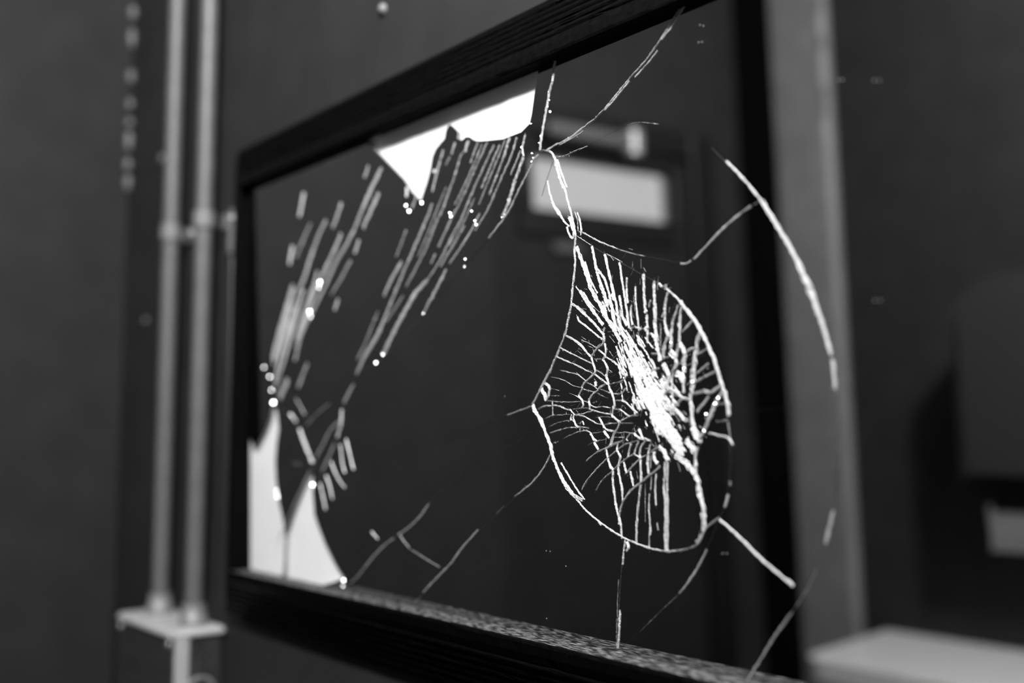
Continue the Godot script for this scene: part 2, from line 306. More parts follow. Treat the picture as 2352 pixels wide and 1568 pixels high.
[1.97,-684.3,-98.6,-689.9,-104.1,-692.3,-111.2,-691.4,-115.1,-691.2,-122.1,-691.0,-132.3,-691.2,-137.0],
[1.73,-713.0,-118.6,-711.6,-124.9,-709.5,-129.6],
[1.72,-705.0,-127.2,-703.1,-134.2,-701.2,-141.2],
[1.90,-691.8,-139.3,-693.9,-150.3,-696.6,-163.8,-698.8,-179.5,-699.5,-195.1],
[2.30,-678.0,-101.7,-680.4,-108.7,-681.9,-118.0,-681.2,-128.9],
[1.54,-677.4,-112.5,-678.9,-124.2],
[1.32,-677.6,-131.1,-679.2,-144.3],
[1.11,-680.9,-147.5,-682.1,-163.0,-681.1,-178.3],
[1.66,-681.1,-178.3,-681.4,-186.1],
[1.44,-683.0,-186.2,-683.0,-199.2],
[1.31,-671.7,-128.6,-673.4,-143.3,-672.9,-157.9],
[1.43,-672.5,-174.0,-671.2,-180.7],
[0.67,-685.9,-138.4,-687.3,-174.1],
[3.38,-674.1,-108.6,-672.3,-116.3,-669.3,-119.3],
[1.82,-660.3,-117.6,-660.7,-128.3,-662.3,-140.6,-661.5,-154.3,-661.7,-169.5,-662.9,-184.7,-662.1,-198.3],
[1.80,-656.7,-117.6,-657.6,-128.3,-658.7,-140.5,-658.6,-154.1,-659.0,-169.3,-659.9,-184.5,-660.2,-198.1],
[4.42,-667.5,-103.9,-662.4,-107.0,-658.5,-112.3,-655.6,-116.0],
[5.28,-647.3,-110.6,-641.4,-114.3,-634.6,-118.7,-628.9,-123.8,-624.2,-127.4],
[4.59,-624.2,-127.4,-621.6,-134.0,-620.1,-143.5,-617.6,-152.2,-616.1,-160.9],
[5.12,-616.1,-160.9,-616.0,-170.4,-617.7,-177.8],
[3.44,-619.8,-180.9,-621.9,-184.7,-625.4,-188.7],
[3.56,-623.3,-127.4,-623.7,-115.5,-622.5,-108.8,-620.3,-103.6],
[6.64,-633.7,-96.9,-628.1,-102.9,-623.4,-107.3],
[4.08,-642.6,-96.2,-641.1,-106.8,-641.4,-113.5],
[5.74,-625.4,-85.7,-621.8,-93.2,-618.6,-97.7,-618.2,-99.9],
[1.58,-607.3,-91.4,-597.1,-93.2,-586.1,-95.4,-580.9,-101.2],
[4.20,-667.5,12.2,-666.9,0.4,-665.3,-11.4,-664.0,-17.7,-661.7,-24.1],
[3.11,-652.8,3.2,-651.9,-1.5,-656.4,-10.5,-658.9,-21.1],
[3.47,-647.6,4.3,-648.1,-8.7,-648.9,-14.0],
[6.72,-649.4,-15.2,-643.6,-22.1],
[4.07,-638.0,-9.4,-634.2,-14.2,-631.9,-19.7],
[4.03,-631.9,-19.7,-633.4,-31.8,-632.6,-36.3],
[3.36,-638.5,-10.1,-642.6,-22.1,-642.8,-28.2,-647.2,-34.9],
[2.93,-613.0,-1.4,-617.2,-9.4,-618.5,-16.0],
[5.29,-618.5,-15.3,-621.0,-27.9,-622.3,-36.8,-623.7,-45.8,-625.6,-56.2],
[4.27,-626.1,-56.2,-626.4,-62.9,-625.9,-74.2,-625.2,-81.7,-622.6,-89.2,-619.0,-96.6],
[2.39,-629.4,-17.6,-624.4,-15.6,-616.5,-15.4],
[2.38,-595.5,-36.3,-609.0,-41.2,-620.7,-45.5],
[1.78,-604.7,-29.5,-618.5,-37.8],
[3.08,-590.5,-49.3,-602.0,-54.8,-611.5,-54.4,-623.1,-56.3],
[2.90,-605.9,-59.1,-620.0,-72.8],
[4.73,-588.9,-54.5,-594.7,-60.1,-598.7,-65.9,-603.8,-73.8,-607.9,-81.1],
[3.55,-607.9,-81.1,-612.0,-89.2,-619.0,-95.8],
[1.29,-598.7,-66.6,-588.5,-65.4],
[0.99,-597.5,-81.3,-585.4,-79.9],
[7.72,-643.1,-35.8,-637.3,-39.9,-634.5,-43.8],
[3.04,-634.4,-43.1,-634.9,-55.2],
[2.48,-658.3,-55.2,-651.9,-51.5,-644.9,-53.3,-637.1,-58.9,-627.3,-61.4],
[2.72,-636.1,-59.7,-644.4,-65.5,-646.5,-68.5],
[1.66,-647.2,-35.6,-648.7,-47.1,-647.5,-67.0],
[4.70,-659.2,-27.3,-654.3,-33.8,-652.4,-38.5,-653.7,-44.6,-655.0,-50.7],
[3.90,-654.7,-69.1,-644.6,-70.8,-638.8,-75.5,-635.0,-79.3,-628.0,-79.4],
[1.81,-673.5,-17.1,-664.0,-17.0],
[1.64,-659.0,-22.7,-651.7,-20.8],
[1.95,-674.1,-32.8,-663.5,-31.0],
[0.84,-631.9,-30.3,-622.9,-28.5],
[1.29,-631.6,-47.7,-624.6,-45.0],
[5.23,-661.8,-41.1,-657.9,-47.5],
[2.09,-640.8,-28.3,-635.8,-27.8]]
# each row: width, then u, v pairs along the crack, in millimetres on the glass
const DARK_CRACKS = [
[1.34,-916.5,128.8,-939.6,115.5,-969.3,98.1,-1013.7,73.1,-1050.9,54.5],
[1.68,-761.1,216.2,-738.5,222.2,-721.4,231.3,-705.9,240.5,-688.9,251.7],
[1.39,-687.1,251.2,-669.5,260.9,-655.0,270.7,-640.8,282.0,-626.8,294.3,-613.6,304.9],
[1.46,-755.3,198.2,-733.0,202.2,-714.5,205.0,-692.3,207.7],
[1.83,-805.4,193.3,-812.7,181.7,-818.7,171.2,-824.0,160.4],
[0.87,-752.6,97.8,-731.2,85.6,-710.5,74.6,-682.0,59.2,-660.2,47.6],
[0.95,-584.2,-99.2,-584.0,-116.1,-585.2,-131.2],
[0.57,-677.4,76.1,-656.5,70.5,-634.3,64.3],
[1.57,-475.9,-61.1,-475.5,-76.6,-476.1,-97.1],
[1.36,-477.0,-107.4,-478.7,-124.5,-481.7,-145.0],
[0.50,-576.4,-73.0,-539.9,-71.9,-505.5,-70.4,-477.9,-69.0],
[0.59,-698.2,-276.7,-724.7,-296.4],
[1.96,-720.0,-218.3,-723.1,-239.2,-725.1,-260.0],
[0.74,-893.6,-70.8,-949.3,-85.7,-1036.3,-111.8],
[1.13,-835.6,-84.1,-864.6,-95.6,-918.1,-114.9,-975.5,-135.7],
[1.47,-819.2,-111.8,-802.0,-102.2,-787.2,-96.0],
[0.98,-881.3,-159.9,-904.4,-175.2,-944.3,-198.7],
[1.05,-757.9,-162.9,-755.3,-154.6,-752.1,-148.0]]
const CORE_STREAKS = [
[0.85,-684.8,-37.1,-681.7,-43.0,-678.7,-49.5],
[1.01,-654.1,-91.1,-651.3,-95.6,-648.5,-100.1],
[1.13,-660.7,-87.4,-658.5,-93.2,-654.5,-97.6],
[0.73,-678.1,-56.6,-672.6,-64.5,-667.3,-73.1],
[0.55,-653.9,-65.2,-648.5,-69.4,-645.8,-73.4],
[0.35,-673.3,-77.4,-669.4,-83.0,-666.0,-87.7],
[0.74,-655.4,-72.7,-653.5,-76.4,-650.1,-78.9],
[1.02,-659.9,-80.8,-654.6,-89.2,-649.2,-97.0],
[0.72,-658.4,-76.0,-653.4,-81.8,-648.4,-87.6],
[0.73,-665.7,-62.5,-661.1,-67.8,-659.0,-72.8],
[1.01,-726.2,38.3,-723.4,35.0,-722.6,32.9],
[0.67,-669.4,-73.7,-663.5,-81.8,-657.9,-89.9],
[0.67,-661.5,-76.3,-659.3,-83.2,-656.6,-89.8],
[1.04,-703.9,-13.8,-699.1,-22.5,-695.7,-29.8],
[1.18,-666.8,-68.7,-662.1,-75.0,-659.1,-83.3],
[1.09,-684.5,-50.2,-683.4,-53.8,-681.6,-56.0],
[0.83,-710.5,-37.1,-707.0,-45.0,-706.0,-50.7],
[0.64,-663.4,-73.4,-661.2,-76.9,-659.1,-80.5],
[0.81,-653.9,-69.3,-651.4,-71.7,-650.5,-74.8],
[0.51,-662.6,-41.9,-656.9,-47.8,-651.5,-53.4],
[0.95,-654.1,-88.9,-649.5,-93.9,-647.5,-98.8],
[1.12,-652.7,-88.5,-647.8,-95.7,-642.5,-102.1],
[1.11,-667.4,-65.6,-662.3,-71.6,-658.5,-78.6],
[1.00,-695.0,-20.3,-689.3,-28.6,-685.8,-37.6],
[0.80,-655.4,-79.2,-650.1,-86.5,-645.2,-92.8],
[1.24,-697.2,-19.6,-691.9,-27.4,-690.2,-33.5],
[0.79,-654.1,-89.0,-649.1,-97.0,-643.4,-105.8],
[0.33,-696.1,-44.2,-691.3,-53.0,-685.2,-61.6],
[0.60,-658.6,-55.8,-656.6,-57.9,-653.6,-60.6],
[0.58,-654.4,-73.5,-650.3,-78.6,-647.1,-84.2],
[0.64,-664.4,-65.7,-658.2,-73.9,-651.9,-82.3],
[0.46,-685.6,-29.2,-684.1,-32.7,-682.1,-35.1],
[0.83,-676.7,-63.4,-671.8,-69.3,-669.3,-74.0],
[0.88,-695.0,-34.5,-692.5,-41.3,-689.5,-50.0],
[0.88,-661.6,-76.9,-658.4,-82.3,-654.3,-88.9],
[0.44,-645.9,-101.1,-643.7,-104.3,-641.4,-108.6],
[0.34,-650.0,-65.0,-647.1,-68.7,-644.0,-72.5],
[1.17,-690.4,-38.4,-690.6,-39.2,-687.8,-42.8],
[0.95,-658.3,-81.8,-655.5,-85.2,-652.0,-88.4],
[1.18,-684.7,-49.1,-680.9,-54.0,-679.2,-58.1],
[0.71,-650.0,-90.7,-647.8,-94.2,-645.9,-96.2],
[0.81,-700.8,-23.9,-697.6,-34.5,-694.5,-43.5],
[0.78,-673.3,-46.7,-668.6,-55.2,-663.7,-63.1],
[0.58,-699.9,-30.1,-695.0,-38.1,-689.2,-45.6],
[0.84,-706.9,-5.6,-703.0,-13.9,-698.5,-23.0],
[0.75,-686.4,-29.6,-682.2,-37.5,-678.1,-46.2],
[0.64,-682.9,-11.6,-678.5,-16.5,-675.3,-22.4],
[0.43,-674.4,-69.9,-670.4,-79.3,-667.0,-88.9],
[0.94,-671.4,-57.5,-668.9,-60.8,-668.2,-63.1],
[0.69,-658.1,-74.6,-655.3,-78.8,-651.8,-82.1],
[1.04,-652.1,-90.8,-649.9,-94.4,-647.4,-97.8],
[0.53,-663.6,-52.2,-660.2,-55.8,-658.3,-59.7],
[0.79,-692.8,-19.2,-690.3,-22.5,-689.3,-25.1],
[0.78,-687.8,-58.6,-687.1,-60.9,-685.9,-62.8],
[0.60,-652.3,-105.8,-651.4,-107.7,-649.7,-109.6],
[0.70,-672.3,-50.1,-670.7,-51.9,-668.2,-54.8],
[0.67,-697.1,-31.2,-693.2,-36.8,-690.7,-43.8],
[0.82,-665.9,-45.9,-660.9,-50.7,-657.7,-56.2],
[0.49,-678.0,-65.8,-674.9,-73.5,-670.9,-80.9],
[0.65,-657.3,-58.7,-654.4,-61.4,-653.7,-62.6],
[0.71,-656.4,-59.0,-652.3,-65.6,-647.2,-71.3],
[0.49,-685.1,-48.1,-680.8,-58.4,-674.2,-67.6],
[0.83,-659.0,-81.3,-655.8,-87.7,-653.3,-93.3],
[0.56,-668.0,-84.7,-666.2,-88.9,-664.0,-93.0],
[0.77,-695.6,-23.1,-691.1,-30.7,-689.0,-39.4],
[0.97,-662.0,-82.8,-659.2,-90.2,-655.3,-97.5],
[0.98,-667.0,-67.4,-664.8,-74.7,-659.2,-80.6],
[0.51,-680.6,-59.3,-675.5,-66.2,-671.2,-72.7],
[0.84,-652.4,-91.5,-649.5,-98.4,-646.0,-103.8],
[0.44,-674.2,-49.7,-673.3,-52.3,-670.6,-55.2],
[1.05,-701.0,-9.7,-697.3,-15.2,-694.6,-19.6],
[0.41,-666.4,-50.3,-662.7,-54.8,-661.0,-59.6],
[0.90,-699.1,-52.4,-696.7,-55.7,-696.8,-59.7],
[0.31,-659.8,-37.7,-656.4,-41.0,-653.5,-44.9],
[0.57,-716.2,12.3,-710.7,3.5,-706.6,-3.9],
[0.86,-664.3,-76.2,-661.5,-81.0,-658.7,-85.9],
[0.40,-652.9,-81.9,-651.2,-83.8,-648.4,-86.2],
[0.60,-645.1,-49.1,-641.9,-52.5,-638.4,-55.4],
[0.43,-675.8,-78.7,-673.1,-84.2,-669.1,-89.7],
[0.77,-652.6,-95.7,-648.9,-100.5,-646.7,-107.0],
[0.69,-697.5,-12.2,-693.3,-20.9,-689.0,-29.1],
[0.75,-660.6,-82.0,-659.2,-83.6,-658.2,-86.8],
[0.68,-661.0,-69.3,-656.1,-77.8,-652.3,-84.7],
[0.41,-705.6,8.1,-699.1,-1.4,-693.1,-10.1],
[0.83,-667.8,-61.9,-663.6,-67.0,-659.9,-73.1],
[0.78,-662.3,-87.6,-659.2,-92.4,-654.8,-96.5],
[0.90,-717.1,-10.5,-713.8,-16.4,-711.1,-23.6],
[0.74,-677.0,-77.3,-673.8,-81.3,-671.7,-85.7],
[0.82,-693.3,-6.5,-691.9,-10.5,-688.2,-15.1],
[0.41,-714.4,-16.2,-711.9,-22.5,-710.9,-28.9],
[0.75,-680.9,-25.4,-676.2,-32.5,-671.2,-40.4],
[1.09,-678.0,-51.2,-674.0,-56.6,-671.2,-62.6],
[0.76,-711.9,9.8,-709.6,4.1,-706.9,-0.8],
[0.83,-682.8,-38.8,-676.0,-47.2,-669.6,-54.9],
[0.58,-665.5,-50.1,-662.1,-52.6,-659.2,-57.3],
[0.59,-649.3,-101.9,-646.4,-106.4,-643.8,-110.0],
[1.03,-683.4,-38.7,-678.5,-45.3,-673.2,-51.1],
[0.70,-658.8,-50.0,-657.3,-51.6,-656.3,-53.0],
[0.70,-668.1,-59.1,-666.6,-63.2,-662.5,-67.3],
[0.43,-702.4,3.2,-698.5,-2.7,-694.0,-9.3],
[0.73,-673.2,-50.7,-669.9,-55.7,-666.5,-61.1],
[0.72,-672.6,-24.0,-670.1,-27.6,-666.8,-32.5],
[0.84,-696.7,-30.0,-693.1,-39.5,-687.4,-48.2],
[0.83,-674.9,-22.6,-670.8,-27.7,-668.4,-32.3],
[0.43,-697.0,-58.7,-694.6,-64.2,-692.4,-68.8],
[0.91,-659.8,-82.3,-659.0,-85.6,-656.5,-88.7],
[0.34,-677.4,-64.0,-672.8,-74.7,-669.8,-84.3],
[0.41,-702.5,-24.3,-698.9,-32.8,-693.0,-41.4],
[0.55,-690.9,-19.1,-686.8,-25.0,-684.4,-30.6],
[0.97,-670.9,-68.9,-665.5,-77.5,-662.6,-84.5],
[0.34,-681.1,-37.6,-677.8,-43.9,-671.9,-50.3],
[1.08,-647.7,-102.2,-646.0,-105.6,-643.2,-108.8],
[0.48,-689.2,-49.5,-686.2,-56.3,-681.4,-61.1],
[0.52,-669.6,-82.6,-668.6,-84.2,-667.4,-86.3],
[0.45,-681.1,-63.6,-676.2,-69.6,-672.3,-76.0],
[0.44,-689.4,-19.3,-687.9,-22.9,-686.2,-25.5],
[0.60,-683.7,-79.0,-682.5,-81.9,-680.9,-84.9],
[0.78,-669.3,-77.2,-667.9,-82.2,-663.1,-88.0],
[0.44,-714.0,-50.5,-712.9,-55.7,-712.2,-60.9],
[0.59,-680.6,-0.8,-675.6,-6.6,-670.3,-11.9],
[0.92,-697.8,-54.2,-697.4,-57.2,-694.9,-60.9],
[0.31,-668.1,-60.5,-662.1,-68.4,-654.4,-75.1],
[0.65,-669.1,-79.1,-668.0,-83.4,-665.2,-87.0],
[0.81,-651.1,-91.0,-647.5,-97.1,-644.9,-102.2],
[0.51,-657.2,-45.3,-651.2,-49.9,-647.5,-54.7],
[0.84,-666.1,-85.3,-662.8,-88.9,-661.7,-93.3],
[0.70,-699.4,-5.7,-697.9,-10.7,-693.4,-15.3],
[0.72,-643.4,-101.9,-642.1,-104.5,-641.1,-106.5],
[0.60,-670.4,-31.6,-668.7,-35.3,-667.1,-37.4],
[0.80,-705.0,-22.6,-701.4,-30.7,-699.3,-38.0],
[0.93,-646.1,-100.7,-643.2,-105.3,-640.3,-108.5],
[0.50,-666.6,-76.4,-665.7,-80.6,-662.1,-83.4],
[0.54,-716.3,-31.9,-714.6,-34.6,-714.4,-38.7],
[0.58,-671.0,-59.7,-665.0,-66.9,-659.3,-74.5],
[0.49,-671.1,-50.5,-667.3,-56.2,-662.6,-63.6],
[0.66,-685.7,-35.7,-682.6,-41.4,-680.7,-45.9],
[1.00,-695.1,-32.2,-690.8,-38.4,-687.7,-44.3],
[0.71,-660.2,-81.6,-653.2,-90.0,-646.9,-96.9],
[0.75,-679.3,-38.7,-674.2,-44.3,-671.0,-50.5],
[0.73,-691.5,-25.0,-690.6,-28.1,-687.9,-32.7],
[0.76,-690.5,-1.4,-689.0,-6.2,-684.3,-10.0],
[0.59,-715.7,-18.5,-712.7,-24.5,-707.9,-31.6],
[0.49,-690.9,-35.0,-688.5,-40.7,-684.1,-46.4],
[0.57,-660.8,-52.1,-658.8,-55.1,-655.4,-57.6],
[0.48,-673.8,-67.2,-668.4,-75.2,-664.8,-82.4],
[0.85,-675.6,-74.9,-675.0,-76.2,-673.6,-77.9],
[0.60,-662.3,-76.0,-658.2,-79.3,-655.9,-83.9],
[0.56,-682.3,-23.2,-678.7,-26.2,-677.3,-29.8],
[0.51,-675.7,-50.0,-673.7,-53.5,-672.2,-56.6],
[0.72,-650.9,-103.7,-648.3,-105.0,-648.1,-107.7],
[0.88,-716.1,-23.1,-713.7,-28.7,-710.5,-35.5],
[1.14,-677.9,-55.1,-674.4,-59.3,-671.6,-64.8],
[1.18,-681.6,-48.3,-678.0,-53.0,-674.8,-58.0],
[0.67,-695.1,-37.8,-691.3,-44.3,-688.1,-51.9],
[0.47,-653.2,-84.3,-649.7,-90.8,-646.9,-96.1],
[0.86,-670.0,-58.8,-665.8,-64.6,-662.4,-70.7],
[0.75,-667.2,-77.2,-664.1,-82.1,-660.8,-88.0],
[0.34,-681.0,-62.0,-679.0,-66.4,-675.8,-70.3],
[0.45,-677.3,-46.2,-672.5,-53.9,-666.3,-61.7],
[1.00,-662.1,-74.0,-659.2,-79.5,-655.4,-84.5],
[0.71,-649.8,-97.4,-646.2,-103.1,-640.9,-108.8],
[0.43,-653.0,-40.8,-649.2,-45.0,-643.9,-50.1],
[0.75,-671.1,-44.0,-665.7,-50.4,-662.6,-57.0],
[0.68,-696.2,-25.5,-694.3,-29.7,-692.8,-31.9],
[0.91,-663.4,-70.0,-656.6,-78.7,-651.6,-86.7],
[0.44,-661.3,-67.1,-655.6,-74.1,-649.4,-80.4],
[0.44,-647.1,-95.3,-645.0,-99.1,-642.1,-101.5],
[0.57,-668.6,-67.7,-665.1,-76.0,-660.8,-84.2],
[1.18,-663.6,-76.1,-660.8,-79.9,-657.8,-84.6],
[0.70,-654.4,-64.0,-651.5,-66.3,-650.9,-68.2],
[0.63,-692.2,-53.4,-691.1,-56.3,-687.9,-60.3],
[0.98,-642.7,-101.5,-640.3,-103.1,-639.0,-105.9],
[0.53,-663.4,-67.5,-661.7,-70.0,-660.0,-72.3],
[0.50,-681.8,-39.0,-675.5,-47.5,-671.0,-55.0],
[0.51,-689.4,0.9,-684.7,-4.4,-680.6,-9.9],
[0.37,-693.5,-57.2,-691.1,-64.1,-689.1,-69.2],
[0.69,-691.5,-42.2,-690.0,-45.9,-687.9,-48.0],
[0.74,-700.8,-63.2,-697.8,-69.1,-696.1,-74.3],
[0.73,-692.6,-20.9,-687.6,-26.6,-684.6,-33.4],
[0.78,-642.2,-98.1,-641.2,-100.3,-638.8,-102.6],
[0.79,-652.0,-97.0,-645.1,-105.9,-639.5,-114.1],
[0.54,-677.4,-43.9,-673.0,-50.3,-668.6,-58.5],
[0.46,-681.5,-32.0,-676.7,-39.1,-671.3,-46.4],
[1.16,-656.6,-84.3,-653.0,-92.5,-647.9,-99.7],
[1.01,-674.2,-62.2,-672.3,-65.1,-670.8,-68.0],
[0.94,-663.2,-76.5,-659.2,-81.2,-656.5,-85.3],
[0.78,-687.1,-31.3,-682.4,-38.5,-678.5,-44.3],
[0.49,-694.1,-15.3,-689.7,-24.2,-687.9,-31.6],
[0.61,-715.5,-41.6,-713.8,-44.4,-713.1,-49.1],
[0.78,-643.0,-98.5,-640.3,-103.6,-636.9,-108.1],
[0.69,-650.9,-92.4,-646.8,-98.1,-643.0,-103.0],
[0.72,-688.5,-56.7,-686.1,-62.6,-683.1,-68.4],
[0.77,-664.0,-64.3,-659.6,-70.1,-655.8,-74.9],
[0.79,-674.8,-64.8,-670.3,-69.1,-668.5,-72.8],
[0.47,-666.0,-53.6,-662.7,-57.2,-660.4,-61.2],
[0.95,-686.9,-32.4,-684.7,-37.3,-682.1,-41.0],
[0.74,-649.2,-99.5,-645.7,-105.3,-642.3,-111.7],
[0.85,-672.8,-50.3,-669.7,-54.4,-666.1,-59.1],
[0.37,-675.6,-38.9,-670.4,-48.8,-664.9,-56.5],
[0.37,-656.3,-75.7,-654.2,-79.3,-650.9,-83.1],
[0.88,-704.9,-2.2,-700.9,-9.5,-697.3,-16.1],
[0.46,-658.4,-84.0,-655.1,-89.9,-652.5,-94.3],
[0.62,-675.1,-43.2,-672.2,-45.9,-671.6,-49.0],
[1.01,-672.5,-62.3,-667.2,-69.7,-660.4,-77.6],
[0.37,-694.5,-59.0,-692.8,-64.1,-690.4,-69.7],
[0.89,-708.8,-7.8,-703.6,-16.1,-698.4,-24.5],
[1.20,-666.5,-71.5,-664.9,-74.1,-663.0,-77.8],
[0.82,-644.2,-93.8,-641.6,-97.3,-638.3,-101.4],
[0.64,-650.9,-93.6,-647.9,-97.3,-646.3,-101.3],
[0.45,-669.3,-57.8,-666.1,-63.7,-661.2,-69.0],
[0.50,-710.7,-10.4,-708.1,-16.7,-704.6,-22.2],
[0.48,-693.2,-43.4,-691.3,-48.5,-689.1,-52.7],
[0.68,-680.1,-59.0,-675.7,-66.4,-672.9,-73.1],
[0.85,-676.9,-56.4,-672.6,-64.1,-669.2,-72.4],
[0.49,-683.2,-43.3,-679.7,-48.3,-677.1,-53.7],
[0.33,-674.2,-43.0,-669.5,-48.6,-666.7,-54.1],
[0.39,-712.0,-4.7,-709.4,-13.2,-706.5,-22.2],
[0.82,-671.0,-59.6,-666.9,-64.9,-663.2,-70.1],
[0.63,-694.4,-50.4,-693.1,-54.1,-691.5,-55.1],
[0.62,-672.8,-67.7,-668.6,-75.2,-664.6,-82.6],
[0.53,-688.0,-25.3,-684.5,-30.5,-680.6,-38.1],
[0.62,-692.6,-10.0,-690.8,-13.4,-688.6,-15.6],
[0.80,-674.7,-41.7,-668.7,-49.6,-664.0,-58.8],
[0.85,-657.3,-87.2,-655.2,-90.4,-652.5,-94.8],
[0.80,-649.5,-89.9,-646.3,-95.3,-642.1,-101.3],
[0.57,-660.6,-42.3,-655.6,-46.2,-651.3,-50.6],
[0.63,-671.0,-73.0,-667.8,-80.8,-664.0,-88.9],
[0.64,-648.3,-97.4,-642.9,-104.0,-636.8,-111.2],
[0.70,-651.3,-94.2,-645.8,-101.2,-639.0,-108.8],
[1.09,-681.3,-48.9,-676.5,-55.1,-671.9,-63.2],
[0.37,-671.7,-50.9,-668.2,-54.8,-665.5,-58.5],
[0.38,-673.9,-21.5,-671.3,-24.6,-669.6,-27.0],
[0.72,-678.7,-34.8,-675.8,-38.9,-673.3,-41.6],
[0.78,-691.8,-51.8,-687.8,-58.3,-685.3,-63.9],
[0.54,-695.1,-28.9,-691.6,-37.8,-688.6,-47.3],
[0.60,-664.3,-56.7,-661.0,-61.4,-657.4,-64.2],
[0.58,-687.3,-20.6,-684.6,-24.8,-683.1,-28.8],
[0.99,-654.7,-94.1,-651.2,-98.1,-649.1,-102.4],
[0.70,-693.6,-29.6,-691.2,-35.7,-687.2,-42.5],
[1.10,-660.7,-76.3,-657.6,-83.1,-653.4,-90.8],
[0.40,-651.3,-85.8,-647.5,-90.6,-643.5,-96.1],
[0.81,-674.2,-32.4,-671.5,-35.7,-669.3,-38.2],
[0.65,-698.2,-20.2,-696.7,-22.8,-694.6,-27.0],
[0.46,-677.3,-75.7,-673.8,-80.4,-671.7,-84.6],
[0.66,-715.2,19.3,-710.5,11.4,-705.7,5.9],
[0.40,-647.9,-87.0,-646.5,-88.6,-644.3,-92.7],
[0.79,-694.7,-35.7,-692.4,-41.3,-688.1,-46.7],
[0.66,-701.8,2.2,-699.9,-2.4,-696.7,-7.7],
[0.57,-723.3,32.0,-719.9,26.8,-716.3,21.8],
[0.80,-671.3,-69.7,-667.1,-78.2,-662.7,-87.0],
[0.82,-705.4,-12.8,-701.0,-19.6,-697.8,-26.3],
[1.26,-729.0,40.1,-725.1,33.0,-722.6,25.5],
[0.34,-680.0,-61.2,-677.3,-67.3,-673.3,-73.2],
[0.53,-657.9,-92.0,-655.5,-97.2,-651.6,-101.3],
[0.86,-695.7,-38.5,-689.6,-48.5,-683.1,-57.0],
[1.03,-677.9,-49.9,-677.3,-52.5,-675.4,-54.5],
[0.46,-696.4,-6.0,-691.2,-14.6,-686.0,-23.5],
[0.60,-698.3,-10.7,-694.3,-18.1,-689.3,-24.5],
[1.11,-671.7,-69.7,-670.2,-73.4,-667.5,-76.9],
[1.12,-664.4,-76.6,-662.7,-79.5,-661.3,-81.8],
[1.24,-708.2,-7.1,-702.9,-15.0,-699.8,-21.1],
[0.81,-644.1,-99.2,-642.1,-101.0,-640.5,-103.4],
[0.85,-699.8,-58.7,-698.0,-62.0,-698.1,-65.2],
[0.58,-688.5,-43.3,-687.4,-48.6,-683.7,-53.8],
[0.81,-668.2,-81.2,-663.6,-88.3,-658.3,-95.0],
[0.67,-677.1,-40.7,-673.9,-48.0,-667.5,-55.2],
[0.38,-670.6,-74.5,-668.7,-78.2,-667.9,-80.2],
[0.50,-665.6,-63.2,-659.3,-70.7,-653.8,-77.6],
[0.75,-691.6,1.9,-687.5,-4.5,-682.7,-11.3],
[0.99,-653.5,-85.7,-650.1,-90.1,-645.8,-94.7],
[1.21,-701.4,-11.4,-699.7,-16.2,-698.3,-20.9],
[0.70,-688.6,-38.4,-686.4,-44.4,-683.2,-50.2],
[0.68,-733.4,41.4,-730.2,34.4,-726.9,27.6],
[0.74,-669.7,-54.0,-665.1,-60.5,-662.1,-66.7],
[0.51,-675.4,-74.7,-673.9,-78.7,-671.1,-82.1],
[0.41,-735.9,38.6,-735.1,33.2,-732.5,28.7],
[0.86,-682.2,-58.4,-680.4,-61.1,-679.6,-64.0],
[0.72,-673.7,-67.7,-668.7,-76.1,-663.9,-84.7],
[0.55,-669.3,-57.4,-663.4,-65.6,-657.9,-75.2],
[0.40,-709.2,-29.0,-706.3,-32.5,-705.3,-35.9],
[0.98,-678.8,-59.2,-674.8,-65.8,-670.2,-74.8],
[0.41,-698.9,-28.4,-696.8,-32.7,-693.5,-38.0],
[0.63,-656.2,-83.3,-653.0,-88.4,-649.7,-93.2],
[0.81,-671.4,-57.5,-669.2,-60.8,-669.3,-61.7],
[0.78,-646.1,-98.5,-641.4,-105.0,-637.9,-109.8],
[0.40,-672.4,-85.8,-669.3,-92.2,-666.4,-99.1],
[0.32,-654.4,-81.2,-649.2,-87.9,-644.0,-94.2],
[0.91,-682.2,-40.4,-679.9,-43.5,-677.8,-46.9],
[0.47,-673.5,-38.4,-669.5,-42.6,-667.5,-47.7],
[0.32,-665.6,-41.9,-660.0,-46.4,-657.6,-49.5],
[0.49,-663.4,-79.2,-659.6,-83.3,-655.9,-88.1],
[0.68,-674.6,-64.1,-671.7,-73.7,-666.9,-82.9],
[0.86,-687.2,-54.5,-683.2,-61.9,-678.4,-69.0],
[1.05,-667.2,-69.7,-663.3,-73.8,-661.2,-77.9],
[0.72,-689.6,-18.7,-684.5,-25.0,-681.1,-31.2],
[1.17,-658.4,-88.8,-655.7,-92.3,-653.5,-96.5],
[0.85,-683.9,-60.6,-681.1,-64.1,-678.7,-68.3],
[0.72,-655.8,-83.4,-652.9,-85.8,-650.5,-90.1],
[0.55,-658.5,-56.9,-655.6,-58.4,-654.6,-60.9],
[0.46,-648.1,-96.7,-642.9,-104.9,-637.8,-112.3],
[0.86,-668.9,-58.2,-664.5,-64.7,-660.4,-71.4],
[0.42,-662.1,-67.2,-659.7,-69.7,-658.6,-72.4],
[1.04,-665.3,-74.9,-663.5,-77.9,-662.0,-80.1],
[0.55,-670.1,-85.2,-669.2,-88.4,-666.7,-92.9],
[0.74,-667.4,-49.7,-663.9,-54.9,-659.4,-58.4],
[0.60,-718.8,-18.3,-716.3,-24.1,-714.1,-28.8],
[0.33,-644.9,-89.9,-641.4,-94.0,-639.0,-97.2],
[0.81,-687.4,-54.4,-681.1,-62.8,-676.4,-71.1],
[0.46,-675.7,-33.4,-674.2,-36.5,-671.6,-40.5],
[0.62,-681.2,-26.9,-681.4,-30.4,-678.2,-32.9],
